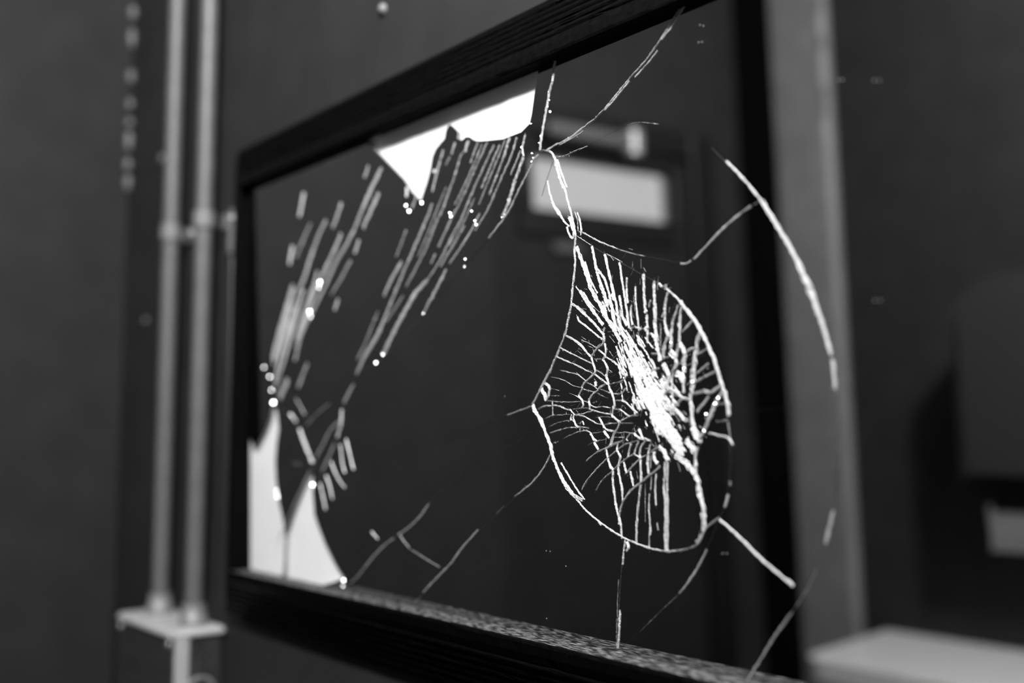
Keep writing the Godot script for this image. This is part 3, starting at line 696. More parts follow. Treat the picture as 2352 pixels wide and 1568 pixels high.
[1.11,-664.2,-76.8,-659.8,-82.2,-656.0,-87.7],
[0.69,-687.1,-13.0,-685.2,-16.3,-682.6,-19.2],
[0.76,-710.0,-16.0,-707.3,-19.2,-707.2,-22.9],
[0.80,-670.1,-40.5,-666.4,-45.2,-663.1,-49.2],
[0.70,-682.9,-38.4,-678.0,-46.5,-673.2,-53.7],
[0.43,-690.4,-44.4,-688.7,-46.1,-687.0,-49.4],
[0.55,-705.8,2.1,-699.7,-7.0,-695.1,-15.2],
[0.48,-659.9,-75.4,-659.1,-77.5,-656.8,-80.3],
[0.73,-645.6,-99.7,-640.9,-104.3,-638.8,-108.7],
[0.57,-680.2,-31.8,-675.2,-41.0,-670.1,-49.7],
[0.70,-682.9,-20.7,-680.6,-24.3,-678.5,-27.9],
[0.56,-656.0,-79.2,-652.1,-85.1,-647.8,-89.9],
[0.46,-693.1,-56.8,-692.0,-58.9,-690.4,-63.2],
[0.70,-684.5,-58.7,-681.8,-62.5,-679.9,-66.8],
[0.69,-695.9,-39.5,-690.8,-50.1,-686.5,-59.3],
[0.61,-696.1,-59.0,-691.1,-63.7,-689.5,-69.2],
[0.64,-706.4,18.6,-702.9,12.6,-697.9,6.8],
[0.80,-645.4,-88.1,-644.3,-91.3,-640.7,-95.3],
[0.42,-675.8,-66.8,-671.5,-72.8,-666.1,-80.8],
[0.80,-644.3,-102.3,-643.4,-104.9,-641.5,-106.7],
[1.02,-668.9,-62.4,-665.6,-65.7,-663.6,-71.2],
[0.46,-656.4,-74.1,-654.1,-77.7,-651.6,-80.9],
[0.80,-714.9,17.1,-710.5,8.2,-703.8,-0.0],
[0.34,-682.0,-60.2,-679.2,-64.4,-676.8,-69.0],
[0.48,-711.3,-27.9,-710.7,-30.2,-709.0,-33.3],
[1.05,-650.1,-99.7,-645.6,-105.3,-641.9,-111.7],
[0.55,-657.5,-56.4,-656.5,-57.7,-654.7,-60.0],
[0.58,-661.6,-64.1,-658.5,-66.6,-657.0,-69.8],
[0.58,-684.8,-41.4,-680.4,-47.4,-676.2,-53.2],
[0.47,-667.4,-73.6,-666.9,-75.7,-664.3,-78.3],
[1.06,-645.6,-102.6,-643.7,-104.5,-642.4,-107.3],
[0.93,-666.8,-78.1,-663.2,-86.8,-656.4,-94.9],
[0.60,-687.5,-24.1,-684.2,-29.6,-680.8,-35.1],
[0.57,-656.4,-65.8,-652.7,-68.4,-651.6,-72.5],
[0.55,-677.5,-27.7,-674.6,-33.3,-671.0,-39.8],
[1.08,-659.8,-76.8,-654.3,-83.1,-649.9,-90.4],
[0.54,-676.9,-72.3,-675.3,-76.7,-674.1,-79.0],
[0.87,-690.3,-59.8,-687.0,-64.7,-684.7,-68.1],
[0.52,-697.0,-1.7,-695.8,-6.0,-693.0,-9.3],
[1.18,-692.8,-26.8,-690.3,-32.7,-688.1,-36.7],
[0.45,-703.6,-42.0,-700.9,-47.7,-699.4,-52.5],
[1.06,-664.7,-77.5,-662.2,-82.1,-660.2,-87.3],
[0.38,-677.1,-68.9,-674.5,-74.7,-671.5,-82.1],
[0.40,-682.6,-71.1,-682.0,-72.6,-681.1,-74.4],
[0.62,-660.5,-68.6,-657.7,-73.7,-655.2,-78.2],
[1.19,-697.2,-27.9,-696.2,-30.4,-694.2,-35.0],
[0.85,-670.3,-56.9,-665.7,-66.2,-660.2,-74.1],
[0.97,-654.5,-89.5,-653.1,-93.1,-650.6,-96.2],
[0.76,-653.1,-95.0,-646.2,-102.2,-640.5,-108.2],
[0.64,-702.9,5.0,-698.1,-1.6,-693.5,-8.9],
[0.79,-689.8,-13.1,-685.2,-20.6,-679.9,-28.2],
[0.67,-665.8,-66.1,-660.2,-74.1,-654.2,-81.6],
[0.86,-655.2,-81.2,-651.8,-86.1,-648.3,-90.5],
[0.84,-659.8,-81.4,-653.6,-89.2,-649.1,-96.1],
[0.33,-680.1,-32.3,-675.4,-38.0,-672.4,-43.3],
[0.76,-654.9,-92.6,-649.6,-99.5,-644.7,-107.1],
[1.12,-710.2,6.3,-703.3,-3.2,-696.8,-11.7],
[0.91,-694.9,-25.7,-690.3,-33.3,-685.9,-40.3],
[0.34,-662.4,-56.0,-659.0,-60.2,-655.1,-65.1],
[0.47,-686.1,-50.7,-680.9,-57.9,-675.2,-66.9],
[0.45,-713.7,-8.1,-711.8,-11.1,-711.6,-13.6],
[0.50,-682.4,-39.4,-677.0,-45.8,-672.7,-53.1],
[0.39,-685.4,-49.6,-681.7,-56.5,-677.6,-62.5],
[0.36,-660.2,-62.0,-656.7,-65.7,-654.6,-69.1],
[0.81,-673.3,-72.9,-669.4,-81.2,-665.1,-87.8],
[0.59,-664.7,-88.0,-663.7,-89.7,-662.6,-92.0],
[0.83,-651.2,-92.9,-650.3,-95.5,-648.0,-98.9],
[0.97,-720.4,18.5,-717.1,11.6,-713.1,3.9],
[0.55,-694.9,-21.6,-690.8,-29.7,-685.8,-37.9],
[0.54,-686.8,-26.7,-682.5,-32.1,-680.3,-37.0],
[0.77,-672.2,-46.5,-667.6,-53.9,-663.2,-60.9],
[0.77,-692.3,-50.6,-690.4,-55.6,-686.6,-60.1],
[1.14,-670.3,-69.1,-668.0,-72.8,-665.7,-76.4],
[0.83,-709.2,-3.0,-706.8,-7.4,-705.1,-11.7],
[0.88,-666.7,-84.1,-662.7,-89.5,-661.6,-94.6],
[0.67,-658.9,-58.3,-654.4,-62.5,-651.0,-67.4],
[0.93,-678.7,-59.2,-675.8,-65.1,-670.6,-72.5],
[0.39,-672.0,-80.2,-669.5,-85.2,-666.4,-91.5],
[0.36,-646.2,-48.4,-642.7,-52.8,-639.0,-55.4],
[0.51,-664.8,-53.5,-662.3,-56.5,-660.1,-60.4],
[0.80,-703.9,-19.6,-702.1,-28.5,-700.4,-36.1],
[0.90,-654.7,-97.4,-651.3,-101.3,-650.0,-104.2],
[0.95,-710.9,-17.2,-709.6,-22.2,-706.4,-28.4],
[0.35,-669.9,-77.4,-667.2,-82.8,-663.8,-86.5],
[0.51,-676.5,-68.5,-675.5,-71.7,-674.2,-73.4],
[0.82,-642.2,-98.6,-639.1,-103.1,-636.1,-107.3],
[0.65,-716.2,-3.4,-712.8,-11.4,-709.2,-20.7],
[0.35,-691.9,-53.7,-690.2,-57.5,-687.6,-60.8],
[0.76,-657.8,-75.9,-655.7,-78.5,-653.2,-81.5],
[0.39,-677.1,-24.1,-672.6,-30.0,-667.6,-35.5],
[0.61,-709.6,-31.7,-708.8,-34.7,-707.7,-37.4],
[1.21,-675.8,-61.0,-672.9,-67.4,-668.7,-72.6],
[0.84,-671.0,-50.8,-669.0,-53.6,-667.0,-56.5],
[0.73,-714.5,-44.6,-713.1,-46.5,-713.1,-48.6],
[0.71,-673.0,-31.1,-669.4,-35.8,-665.5,-40.3],
[0.88,-690.0,-40.6,-686.4,-49.1,-682.1,-56.9],
[0.61,-694.9,-48.6,-692.8,-51.0,-692.6,-53.0],
[0.82,-672.2,-63.1,-670.7,-66.1,-669.0,-68.6],
[0.38,-699.9,-0.7,-696.9,-3.2,-697.4,-5.7],
[0.86,-687.4,-29.0,-683.7,-34.7,-681.4,-39.1],
[1.13,-679.3,-56.2,-675.8,-63.7,-671.4,-70.9],
[0.35,-682.3,-59.3,-678.9,-67.6,-674.7,-74.7],
[0.50,-667.7,-59.6,-666.8,-64.0,-662.8,-66.7],
[1.01,-683.4,-37.2,-678.3,-44.8,-674.1,-52.9],
[0.87,-703.4,-20.9,-702.5,-25.7,-699.9,-30.3],
[0.66,-710.5,-21.9,-709.5,-24.7,-709.4,-26.4],
[0.80,-668.0,-67.5,-663.8,-71.9,-661.5,-77.1],
[0.49,-671.4,-73.1,-668.0,-79.7,-662.7,-86.6],
[0.64,-704.3,5.0,-701.1,0.3,-698.5,-3.6],
[1.13,-649.9,-100.1,-649.3,-103.4,-646.7,-106.6],
[0.77,-684.6,-54.1,-682.3,-58.2,-680.1,-63.5],
[0.62,-662.8,-53.9,-657.8,-59.9,-653.5,-64.3],
[0.85,-656.5,-87.0,-654.1,-91.1,-650.3,-94.7],
[0.51,-682.6,-55.9,-680.0,-60.3,-678.8,-63.2],
[0.44,-667.9,-55.6,-661.8,-62.4,-656.7,-69.7],
[0.61,-659.1,-65.4,-657.9,-66.7,-655.2,-70.7],
[0.71,-659.6,-81.0,-655.3,-85.6,-653.1,-90.0],
[0.55,-699.4,-56.4,-698.4,-59.9,-695.7,-62.9],
[0.87,-664.8,-73.5,-659.3,-81.2,-655.0,-90.1],
[0.49,-687.5,-48.3,-684.7,-56.9,-680.9,-65.2],
[0.75,-683.7,-54.5,-681.5,-58.6,-678.7,-64.4],
[0.84,-679.7,-51.6,-676.0,-57.4,-674.0,-63.6],
[0.67,-669.7,-54.3,-666.0,-58.8,-663.6,-63.5],
[0.45,-694.1,-61.8,-691.5,-66.1,-690.7,-70.0],
[1.00,-673.6,-62.6,-671.3,-67.9,-666.5,-74.3],
[0.47,-661.1,-78.3,-659.9,-80.1,-657.7,-82.5],
[0.92,-676.1,-64.0,-675.1,-68.8,-672.6,-73.6],
[0.50,-686.5,-16.6,-681.1,-26.9,-675.6,-35.9],
[0.74,-682.0,-59.7,-677.4,-66.9,-675.4,-74.9],
[0.47,-675.3,-55.1,-671.9,-57.6,-669.6,-61.3],
[0.32,-642.8,-97.4,-638.7,-102.2,-634.3,-108.0],
[1.01,-681.4,-43.9,-678.9,-46.7,-677.8,-48.4],
[0.56,-703.0,2.8,-700.3,-3.3,-695.9,-9.4],
[0.76,-663.4,-64.7,-661.2,-68.1,-659.5,-71.4],
[0.52,-664.8,-53.9,-660.5,-61.7,-658.1,-68.7],
[0.97,-653.2,-90.7,-646.6,-100.6,-641.7,-109.5],
[0.95,-719.3,-6.7,-716.8,-13.4,-715.1,-18.5],
[0.70,-642.0,-83.6,-640.6,-85.2,-639.5,-86.6],
[1.09,-674.4,-56.2,-672.0,-61.1,-669.0,-66.3],
[0.66,-698.2,-13.1,-693.7,-20.4,-688.8,-26.9],
[0.69,-653.8,-59.2,-651.2,-63.6,-643.8,-70.0],
[0.34,-666.9,-82.5,-665.8,-85.4,-663.3,-88.5],
[0.93,-704.5,-21.9,-702.6,-28.4,-698.5,-36.3],
[1.16,-694.5,-26.2,-691.6,-31.5,-687.2,-36.6],
[0.76,-651.4,-57.1,-646.5,-61.6,-641.7,-66.9],
[0.54,-665.6,-83.8,-664.6,-87.1,-662.5,-90.2],
[0.40,-663.8,-46.1,-659.7,-49.1,-657.0,-53.5],
[1.09,-677.2,-47.1,-673.9,-51.5,-670.7,-57.2],
[0.70,-691.9,-40.7,-689.1,-44.0,-688.3,-46.7],
[0.36,-656.1,-78.9,-651.9,-85.7,-647.0,-91.0],
[0.80,-683.7,-49.0,-676.1,-57.8,-671.7,-65.6],
[1.20,-695.0,-30.6,-692.5,-35.7,-690.0,-40.9],
[0.58,-658.1,-46.7,-654.5,-50.2,-651.2,-54.4],
[0.59,-655.6,-65.2,-651.4,-69.8,-647.1,-74.5],
[0.93,-711.4,-20.3,-711.0,-24.8,-709.7,-30.6],
[0.97,-650.2,-99.8,-644.9,-104.7,-640.7,-111.2],
[0.79,-667.6,-12.0,-665.2,-15.8,-661.5,-18.9],
[0.70,-717.1,-26.8,-714.8,-32.0,-713.3,-38.0],
[1.13,-677.4,-49.9,-675.5,-53.6,-673.2,-57.6],
[1.14,-680.7,-45.4,-679.8,-48.7,-676.6,-51.8]]
const GAPS = [
[-1171.8,298.3,-825.1,321.1,-822.7,306.5,-828.3,289.4,-832.3,275.1,-838.1,252.6,-842.1,243.0,-856.3,237.1,-888.2,236.5,-927.8,242.9,-940.0,246.1,-949.9,252.9,-956.6,254.5,-965.2,252.2,-973.7,256.2,-971.8,263.6,-981.1,272.1,-989.8,276.8,-996.2,270.8,-999.1,261.9,-1007.3,258.4,-1018.3,252.8,-1025.0,245.1,-1030.9,227.4,-1037.7,215.2,-1044.5,205.6,-1050.5,194.8,-1071.2,210.6,-1087.5,229.2,-1110.3,247.1,-1135.8,267.2,-1150.5,278.5,-1178.4,298.0,-1200.4,323.9],
[-1600.9,-74.8,-1558.7,-82.1,-1533.5,-91.1,-1518.1,-108.6,-1509.0,-110.6,-1490.9,-97.8,-1473.1,-82.6,-1458.4,-64.9,-1451.1,-46.6,-1443.9,-45.5,-1436.9,-63.3,-1432.8,-82.8,-1440.0,-105.5,-1444.4,-131.6,-1441.7,-157.5,-1433.4,-189.4,-1422.4,-211.2,-1412.9,-236.0,-1418.6,-264.9,-1424.3,-303.4,-1617.0,-323.4],
[-1407.4,-235.6,-1395.0,-215.9,-1378.8,-193.1,-1352.2,-160.9,-1339.2,-145.7,-1326.4,-140.5,-1329.3,-172.3,-1324.6,-202.5,-1296.5,-236.8,-1267.0,-263.8,-1241.7,-282.3,-1267.3,-290.1,-1297.3,-297.4,-1309.7,-315.4,-1412.0,-311.6,-1411.7,-264.3]]
const CHIPS = [[-807.7,247.6,2.07],[-827.0,218.6,0.70],[-1304.6,123.4,2.47],[-1307.2,116.3,1.85],[-1334.3,84.7,2.50],[-1331.8,76.9,1.87],[-1448.2,-42.8,3.62],[-1455.3,-24.1,1.98],[-1461.0,-3.4,1.99],[-1480.1,12.2,1.67],[-1541.3,-72.6,1.72],[-1076.6,186.7,2.18],[-1083.3,195.0,1.64],[-1048.6,192.3,2.14],[-1051.1,206.9,2.42],[-988.3,165.5,1.81],[-989.9,169.9,1.29],[-947.3,164.8,1.01],[-939.5,147.8,1.75],[-941.8,152.8,1.25],[-856.0,220.2,1.19],[-891.6,148.6,0.97],[-1140.7,10.9,1.96],[-1157.7,1.2,1.98],[-1048.0,55.3,1.20],[-961.3,110.9,1.01],[-963.2,102.5,0.76],[-1327.9,-161.9,2.77],[-1436.2,-183.1,2.60],[-1440.4,-174.9,1.95],[-1244.0,-285.9,2.63],[-1246.4,-293.7,1.46],[-1393.8,-61.4,1.60],[-838.8,209.7,0.94],[-836.8,204.5,0.70],[-839.8,200.9,0.70],[-824.6,225.6,0.70],[-839.2,242.3,0.94],[-808.7,260.5,0.92],[-811.7,254.2,1.16],[-594.8,-60.5,1.72],[-598.7,-65.5,1.73],[-609.5,-74.5,1.55],[-612.0,-89.2,1.74],[-633.5,-32.5,1.39],[-623.7,-45.4,1.76],[-648.1,-7.9,1.40]]
const SPECKS = [[-462.4,188.9],[-458.5,187.9],[-430.9,180.1],[-426.4,178.9],[-438.8,9.5],[-434.4,9.1],[-829.4,-212.9],[-823.3,-212.8],[-596.2,-195.8],[-591.4,-195.4],[-601.3,277.3],[-597.4,275.2],[-603.5,261.7],[-599.5,260.9],[-831.1,-282.2],[-765.0,-293.7],[-893.0,-50.3],[-799.6,-225.7]]


const WALL_Z = -0.022
const DOOR_X = -2.18
const FAR_Z = 2.12
const CEIL = 3.0
const MID_Y = 1.495            # centre of the glass
const LEAN = 0.02531           # the loose glass leans forward at its top
const U0 = -1540.0             # the glass in its own millimetres
const U1 = -170.0
const V0 = -300.0
const V1 = 300.0
const LAMP_AT = Vector3(-0.28, 2.78, 0.95)

var rng = RandomNumberGenerator.new()
var M = {}
var used = {}
var swell = FastNoiseLite.new()

func _ready():
	rng.seed = 20
	swell.frequency = 0.14
	# ---- camera, sky, lamp energy, exposure
	var cam = Camera3D.new()
	cam.name = "camera"
	add_child(cam)
	cam.position = Vector3(0, 1.40, 0.72)
	cam.rotation_degrees = Vector3(5.24, 50.69, 0)
	var lens = CameraAttributesPhysical.new()
	lens.frustum_focal_length = 36.69
	lens.exposure_aperture = 1.36
	lens.frustum_focus_distance = 1.05
	cam.attributes = lens
	cam.fov = 36.22
	cam.near = 0.01
	cam.current = true
	var sky_look = ProceduralSkyMaterial.new()
	sky_look.sky_top_color = Color(0.72, 0.72, 0.72)
	sky_look.sky_horizon_color = Color(0.78, 0.78, 0.78)
	sky_look.ground_horizon_color = Color(0.6, 0.6, 0.6)
	sky_look.ground_bottom_color = Color(0.45, 0.45, 0.45)
	sky_look.energy_multiplier = 1.5
	var sky = Sky.new()
	sky.sky_material = sky_look
	var env = Environment.new()
	env.background_mode = Environment.BG_SKY
	env.sky = sky
	env.tonemap_mode = Environment.TONE_MAPPER_LINEAR
	env.tonemap_exposure = 1.0
	env.sdfgi_enabled = true
	env.ssao_enabled = true
	env.ssil_enabled = true
	var around = WorldEnvironment.new()
	around.name = "world_environment"
	around.environment = env
	add_child(around)
	materials()
	ceiling_lamp(LAMP_AT, 7.0)
	room()
	door()
	mirror()
	conduits()
	far_wall_things()

# ---------------------------------------------------------------- materials
func grey(v, rough = 0.6, metal = 0.0):
	var m = StandardMaterial3D.new()
	m.albedo_color = Color(v, v, v).linear_to_srgb()
	m.roughness = rough
	m.metallic = metal
	return m

func noise_tex(freq, lo, hi, size = 512, sd = 1, kind = FastNoiseLite.TYPE_SIMPLEX_SMOOTH, oct = 4, contrast_at = []):
	var n = FastNoiseLite.new()
	n.seed = sd
	n.noise_type = kind
	n.frequency = freq
	n.fractal_octaves = oct
	var t = NoiseTexture2D.new()
	t.width = size
	t.height = size
	t.seamless = true
	t.noise = n
	var g = Gradient.new()
	var a = Color(lo, lo, lo).linear_to_srgb()
	var b = Color(hi, hi, hi).linear_to_srgb()
	if contrast_at:
		g.offsets = PackedFloat32Array([0.0, contrast_at[0], contrast_at[1], 1.0])
		g.colors = PackedColorArray([a, a, b, b])
	else:
		g.offsets = PackedFloat32Array([0.0, 1.0])
		g.colors = PackedColorArray([a, b])
	t.color_ramp = g
	return t

func textured(tex, rough, scale, spec = 0.5):
	var m = StandardMaterial3D.new()
	m.albedo_texture = tex
	m.roughness = rough
	m.metallic_specular = spec
	m.uv1_triplanar = true
	m.uv1_world_triplanar = true
	m.uv1_scale = Vector3.ONE * scale
	return m

func materials():
	M.wall = textured(noise_tex(0.01, 0.021, 0.029, 512, 3), 0.6, 1.3, 0.25)
	M.ceiling = grey(0.30, 0.9)
	M.floor = textured(noise_tex(0.02, 0.03, 0.05, 512, 9), 0.5, 1.0)
	M.pillar = textured(noise_tex(0.012, 0.16, 0.21, 512, 11), 0.6, 1.2)
	M.recess_shade = grey(0.003, 0.6)  # near-black stands for the shade of a corner recess
	M.recess_shade.metallic_specular = 0.2
	M.frame = textured(noise_tex(0.03, 0.0015, 0.004, 512, 13), 0.36, 6.0, 0.10)
	M.worn = textured(noise_tex(0.05, 0.008, 0.17, 512, 15, FastNoiseLite.TYPE_SIMPLEX_SMOOTH, 5, [0.42, 0.68]), 0.6, 9.0, 0.2)
	M.worn.uv1_scale = Vector3(2.2, 9.0, 14.0)
	M.backing = textured(noise_tex(0.01, 0.80, 0.86, 256, 17), 0.8, 2.0, 0.2)
	M.mirror = grey(0.55, 0.0, 1.0)
	M.mirror.roughness = 0.012
	M.edge = grey(0.30, 0.25)
	M.silver_back = grey(0.02, 0.7)
	M.frost = grey(0.72, 0.3, 0.12)
	M.gap = grey(0.004, 0.6)
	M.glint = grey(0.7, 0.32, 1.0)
	M.pipe = textured(noise_tex(0.02, 0.09, 0.12, 256, 19), 0.5, 3.0)
	M.metal_box = textured(noise_tex(0.03, 0.02, 0.05, 256, 21), 0.45, 5.0)
	M.clamp = grey(0.17, 0.45)
	M.lit_box_rim = grey(0.40, 0.4)  # paler than the box: lamplight on its edges put into the colour
	M.bright_metal = grey(0.2, 0.5, 0.2)
	M.screw = grey(0.5, 0.3, 0.8)
	M.cable = grey(0.03, 0.5)
	M.paint_drip = grey(0.16, 0.45)
	M.door_leaf = textured(noise_tex(0.01, 0.016, 0.021, 512, 23), 0.6, 1.5, 0.25)
	M.black = grey(0.004, 0.5)
	M.closer = grey(0.16, 0.4, 0.3)
	M.closer_end = grey(0.38, 0.4, 0.3)
	M.latch = grey(0.13, 0.4, 0.3)
	M.plastic = grey(0.032, 0.45)
	M.plastic.metallic_specular = 0.3
	M.paper = grey(0.85, 0.9)
	M.ceramic = grey(0.68, 0.2)
	M.chrome = grey(0.7, 0.15, 1.0)
	M.dust = grey(0.13, 0.8)
	var g = StandardMaterial3D.new()
	g.albedo_color = Color(1, 1, 1, 0.12)
	g.transparency = BaseMaterial3D.TRANSPARENCY_ALPHA
	g.roughness = 0.02
	M.pane = g
	var e = StandardMaterial3D.new()
	e.albedo_color = Color(0.9, 0.9, 0.9)
	e.emission_enabled = true
	e.emission = Color(1, 1, 1)
	e.emission_energy_multiplier = 3.0
	M.lamp_globe = e

# ---------------------------------------------------------------- naming and shapes
func numbered(called):
	var n = used.get(called, 0)
	used[called] = n + 1
	return called if n == 0 else "%s_%03d" % [called, n]

func thing(called, label, category, at = Vector3.ZERO, group = ""):
	var o = Node3D.new()
	o.name = numbered(called)
	add_child(o)
	o.position = at
	o.set_meta("label", label)
	o.set_meta("category", category)
	if group:
		o.set_meta("group", group)
	return o

func part(called, mesh, mat, parent, at = Vector3.ZERO, label = ""):
	var o = MeshInstance3D.new()
	o.name = called
	o.mesh = mesh
	if mat:
		o.material_override = mat
	o.cast_shadow = GeometryInstance3D.SHADOW_CASTING_SETTING_ON
	parent.add_child(o, true)
	o.position = at
	if label:
		o.set_meta("label", label)
	return o

func struct(called, mesh, mat, at, label = ""):
	var o = part(called, mesh, mat, self, at, label)
	o.set_meta("kind", "structure")
	return o

func begin():
	var st = SurfaceTool.new()
	st.begin(Mesh.PRIMITIVE_TRIANGLES)
	return st

func tri(st, a, b, c):
	st.add_vertex(a)
	st.add_vertex(b)
	st.add_vertex(c)

func quad(st, a, b, c, d):
	tri(st, a, b, c)
	tri(st, a, c, d)

func done(st, smooth = false):
	if smooth:
		st.index()
	st.generate_normals()
	return st.commit()

# a box with chamfered edges, centred
func rbox(size: Vector3, b = 0.004):
	var st = begin()
	st.set_smooth_group(-1)
	var h = size / 2.0
	var v = func(sx, sy, sz, axis):
		var p = Vector3(sx * h.x, sy * h.y, sz * h.z)
		if axis != 0: p.x -= sx * b
		if axis != 1: p.y -= sy * b
		if axis != 2: p.z -= sz * b
		return p
	for s in [-1, 1]:
		var f = [[v.call(s, -1, -1, 0), v.call(s, 1, -1, 0), v.call(s, 1, 1, 0), v.call(s, -1, 1, 0)], [v.call(-1, s, -1, 1), v.call(-1, s, 1, 1), v.call(1, s, 1, 1), v.call(1, s, -1, 1)], [v.call(-1, -1, s, 2), v.call(1, -1, s, 2), v.call(1, 1, s, 2), v.call(-1, 1, s, 2)]]
		for q in f:
			if s > 0: quad(st, q[3], q[2], q[1], q[0])
			else: quad(st, q[0], q[1], q[2], q[3])
	for s in [-1, 1]:
		for t in [-1, 1]:
			fquad(st, [v.call(s, t, -1, 0), v.call(s, t, 1, 0), v.call(s, t, 1, 1), v.call(s, t, -1, 1)])
			fquad(st, [v.call(s, -1, t, 0), v.call(s, 1, t, 0), v.call(s, 1, t, 2), v.call(s, -1, t, 2)])
			fquad(st, [v.call(-1, s, t, 1), v.call(1, s, t, 1), v.call(1, s, t, 2), v.call(-1, s, t, 2)])
			for w in [-1, 1]:
				ftri(st, v.call(s, t, w, 0), v.call(s, t, w, 1), v.call(s, t, w, 2))
	return done(st)

# quad and triangle turned so that they face away from the origin
func fquad(st, q):
	var n = (q[1] - q[0]).cross(q[2] - q[0])
	if n.dot(q[0] + q[2]) < 0: quad(st, q[0], q[1], q[2], q[3])
	else: quad(st, q[3], q[2], q[1], q[0])

func ftri(st, a, b, c):
	if (b - a).cross(c - a).dot(a + b + c) < 0: tri(st, a, b, c)
	else: tri(st, a, c, b)

func tube(path, r, segs = 16, st = null):
	var own = st == null
	if own:
		st = begin()
		st.set_smooth_group(0)
	var rings = []
	for i in path.size():
		var d = (path[min(i + 1, path.size() - 1)] - path[max(i - 1, 0)]).normalized()
		var x = d.cross(Vector3(0.13, 0.21, 0.97)).normalized()
		var y = d.cross(x)
		var rr = r[i] if r is Array else r
		var ring = []
		for k in segs:
			var a = TAU * k / segs
			ring.append(path[i] + (x * cos(a) + y * sin(a)) * rr)
		rings.append(ring)
	for i in rings.size() - 1:
		for k in segs:
			var n = (k + 1) % segs
			quad(st, rings[i][k], rings[i + 1][k], rings[i + 1][n], rings[i][n])
	if own:
		st.generate_normals()
		return st.commit()

func capped(path, r, segs = 16):
	# extra rings close to each end keep the rounding of the caps off the long sides
	var p = []
	var rr = []
	var n = path.size()
	for i in n:
		var ri = r[i] if r is Array else r
		var before = (path[i] - path[i - 1]).normalized() if i > 0 else Vector3.ZERO
		var after = (path[i + 1] - path[i]).normalized() if i < n - 1 else Vector3.ZERO
		if i == 0:
			p.append_array([path[0] - after * 0.0002, path[0], path[0] + after * 0.0006])
			rr.append_array([0.0001, ri, ri])
		elif i == n - 1:
			p.append_array([path[i] - before * 0.0006, path[i], path[i] + before * 0.0002])
			rr.append_array([ri, ri, 0.0001])
		else:
			p.append(path[i])
			rr.append(ri)
	return tube(p, rr, segs)

# a closed outline in x, y pushed along z
func extrude(outline: PackedVector2Array, z0, z1):
	var st = begin()
	st.set_smooth_group(-1)
	if Geometry2D.is_polygon_clockwise(outline):
		outline.reverse()
	var idx = Geometry2D.triangulate_polygon(outline)
	for i in range(0, idx.size(), 3):
		var a = outline[idx[i]]
		var b = outline[idx[i + 1]]
		var c = outline[idx[i + 2]]
		if (b - a).cross(c - a) < 0:
			var s = b
			b = c
			c = s
		tri(st, Vector3(a.x, a.y, z1), Vector3(c.x, c.y, z1), Vector3(b.x, b.y, z1))
		tri(st, Vector3(a.x, a.y, z0), Vector3(b.x, b.y, z0), Vector3(c.x, c.y, z0))
	for i in outline.size():
		var a = outline[i]
		var b = outline[(i + 1) % outline.size()]
		quad(st, Vector3(a.x, a.y, z0), Vector3(a.x, a.y, z1), Vector3(b.x, b.y, z1), Vector3(b.x, b.y, z0))
	return done(st)

func lump(r: Vector3, sd = 0, rough = 0.25):
	var n = RandomNumberGenerator.new()
	n.seed = sd + 77
	var st = begin()
	st.set_smooth_group(0)
	var rows = 6
	var segs = 9
	var ring = []
	for i in rows + 1:
		var line = []
		for k in segs:
			var a = PI * i / rows
			var b = TAU * k / segs
			var s = 1.0 + (n.randf() - 0.5) * rough if i > 0 and i < rows else 1.0
			line.append(Vector3(sin(a) * cos(b) * r.x, cos(a) * r.y, sin(a) * sin(b) * r.z) * s)
		ring.append(line)
	for i in rows:
		for k in segs:
			var m = (k + 1) % segs
			quad(st, ring[i][k], ring[i][m], ring[i + 1][m], ring[i + 1][k])
	return done(st)

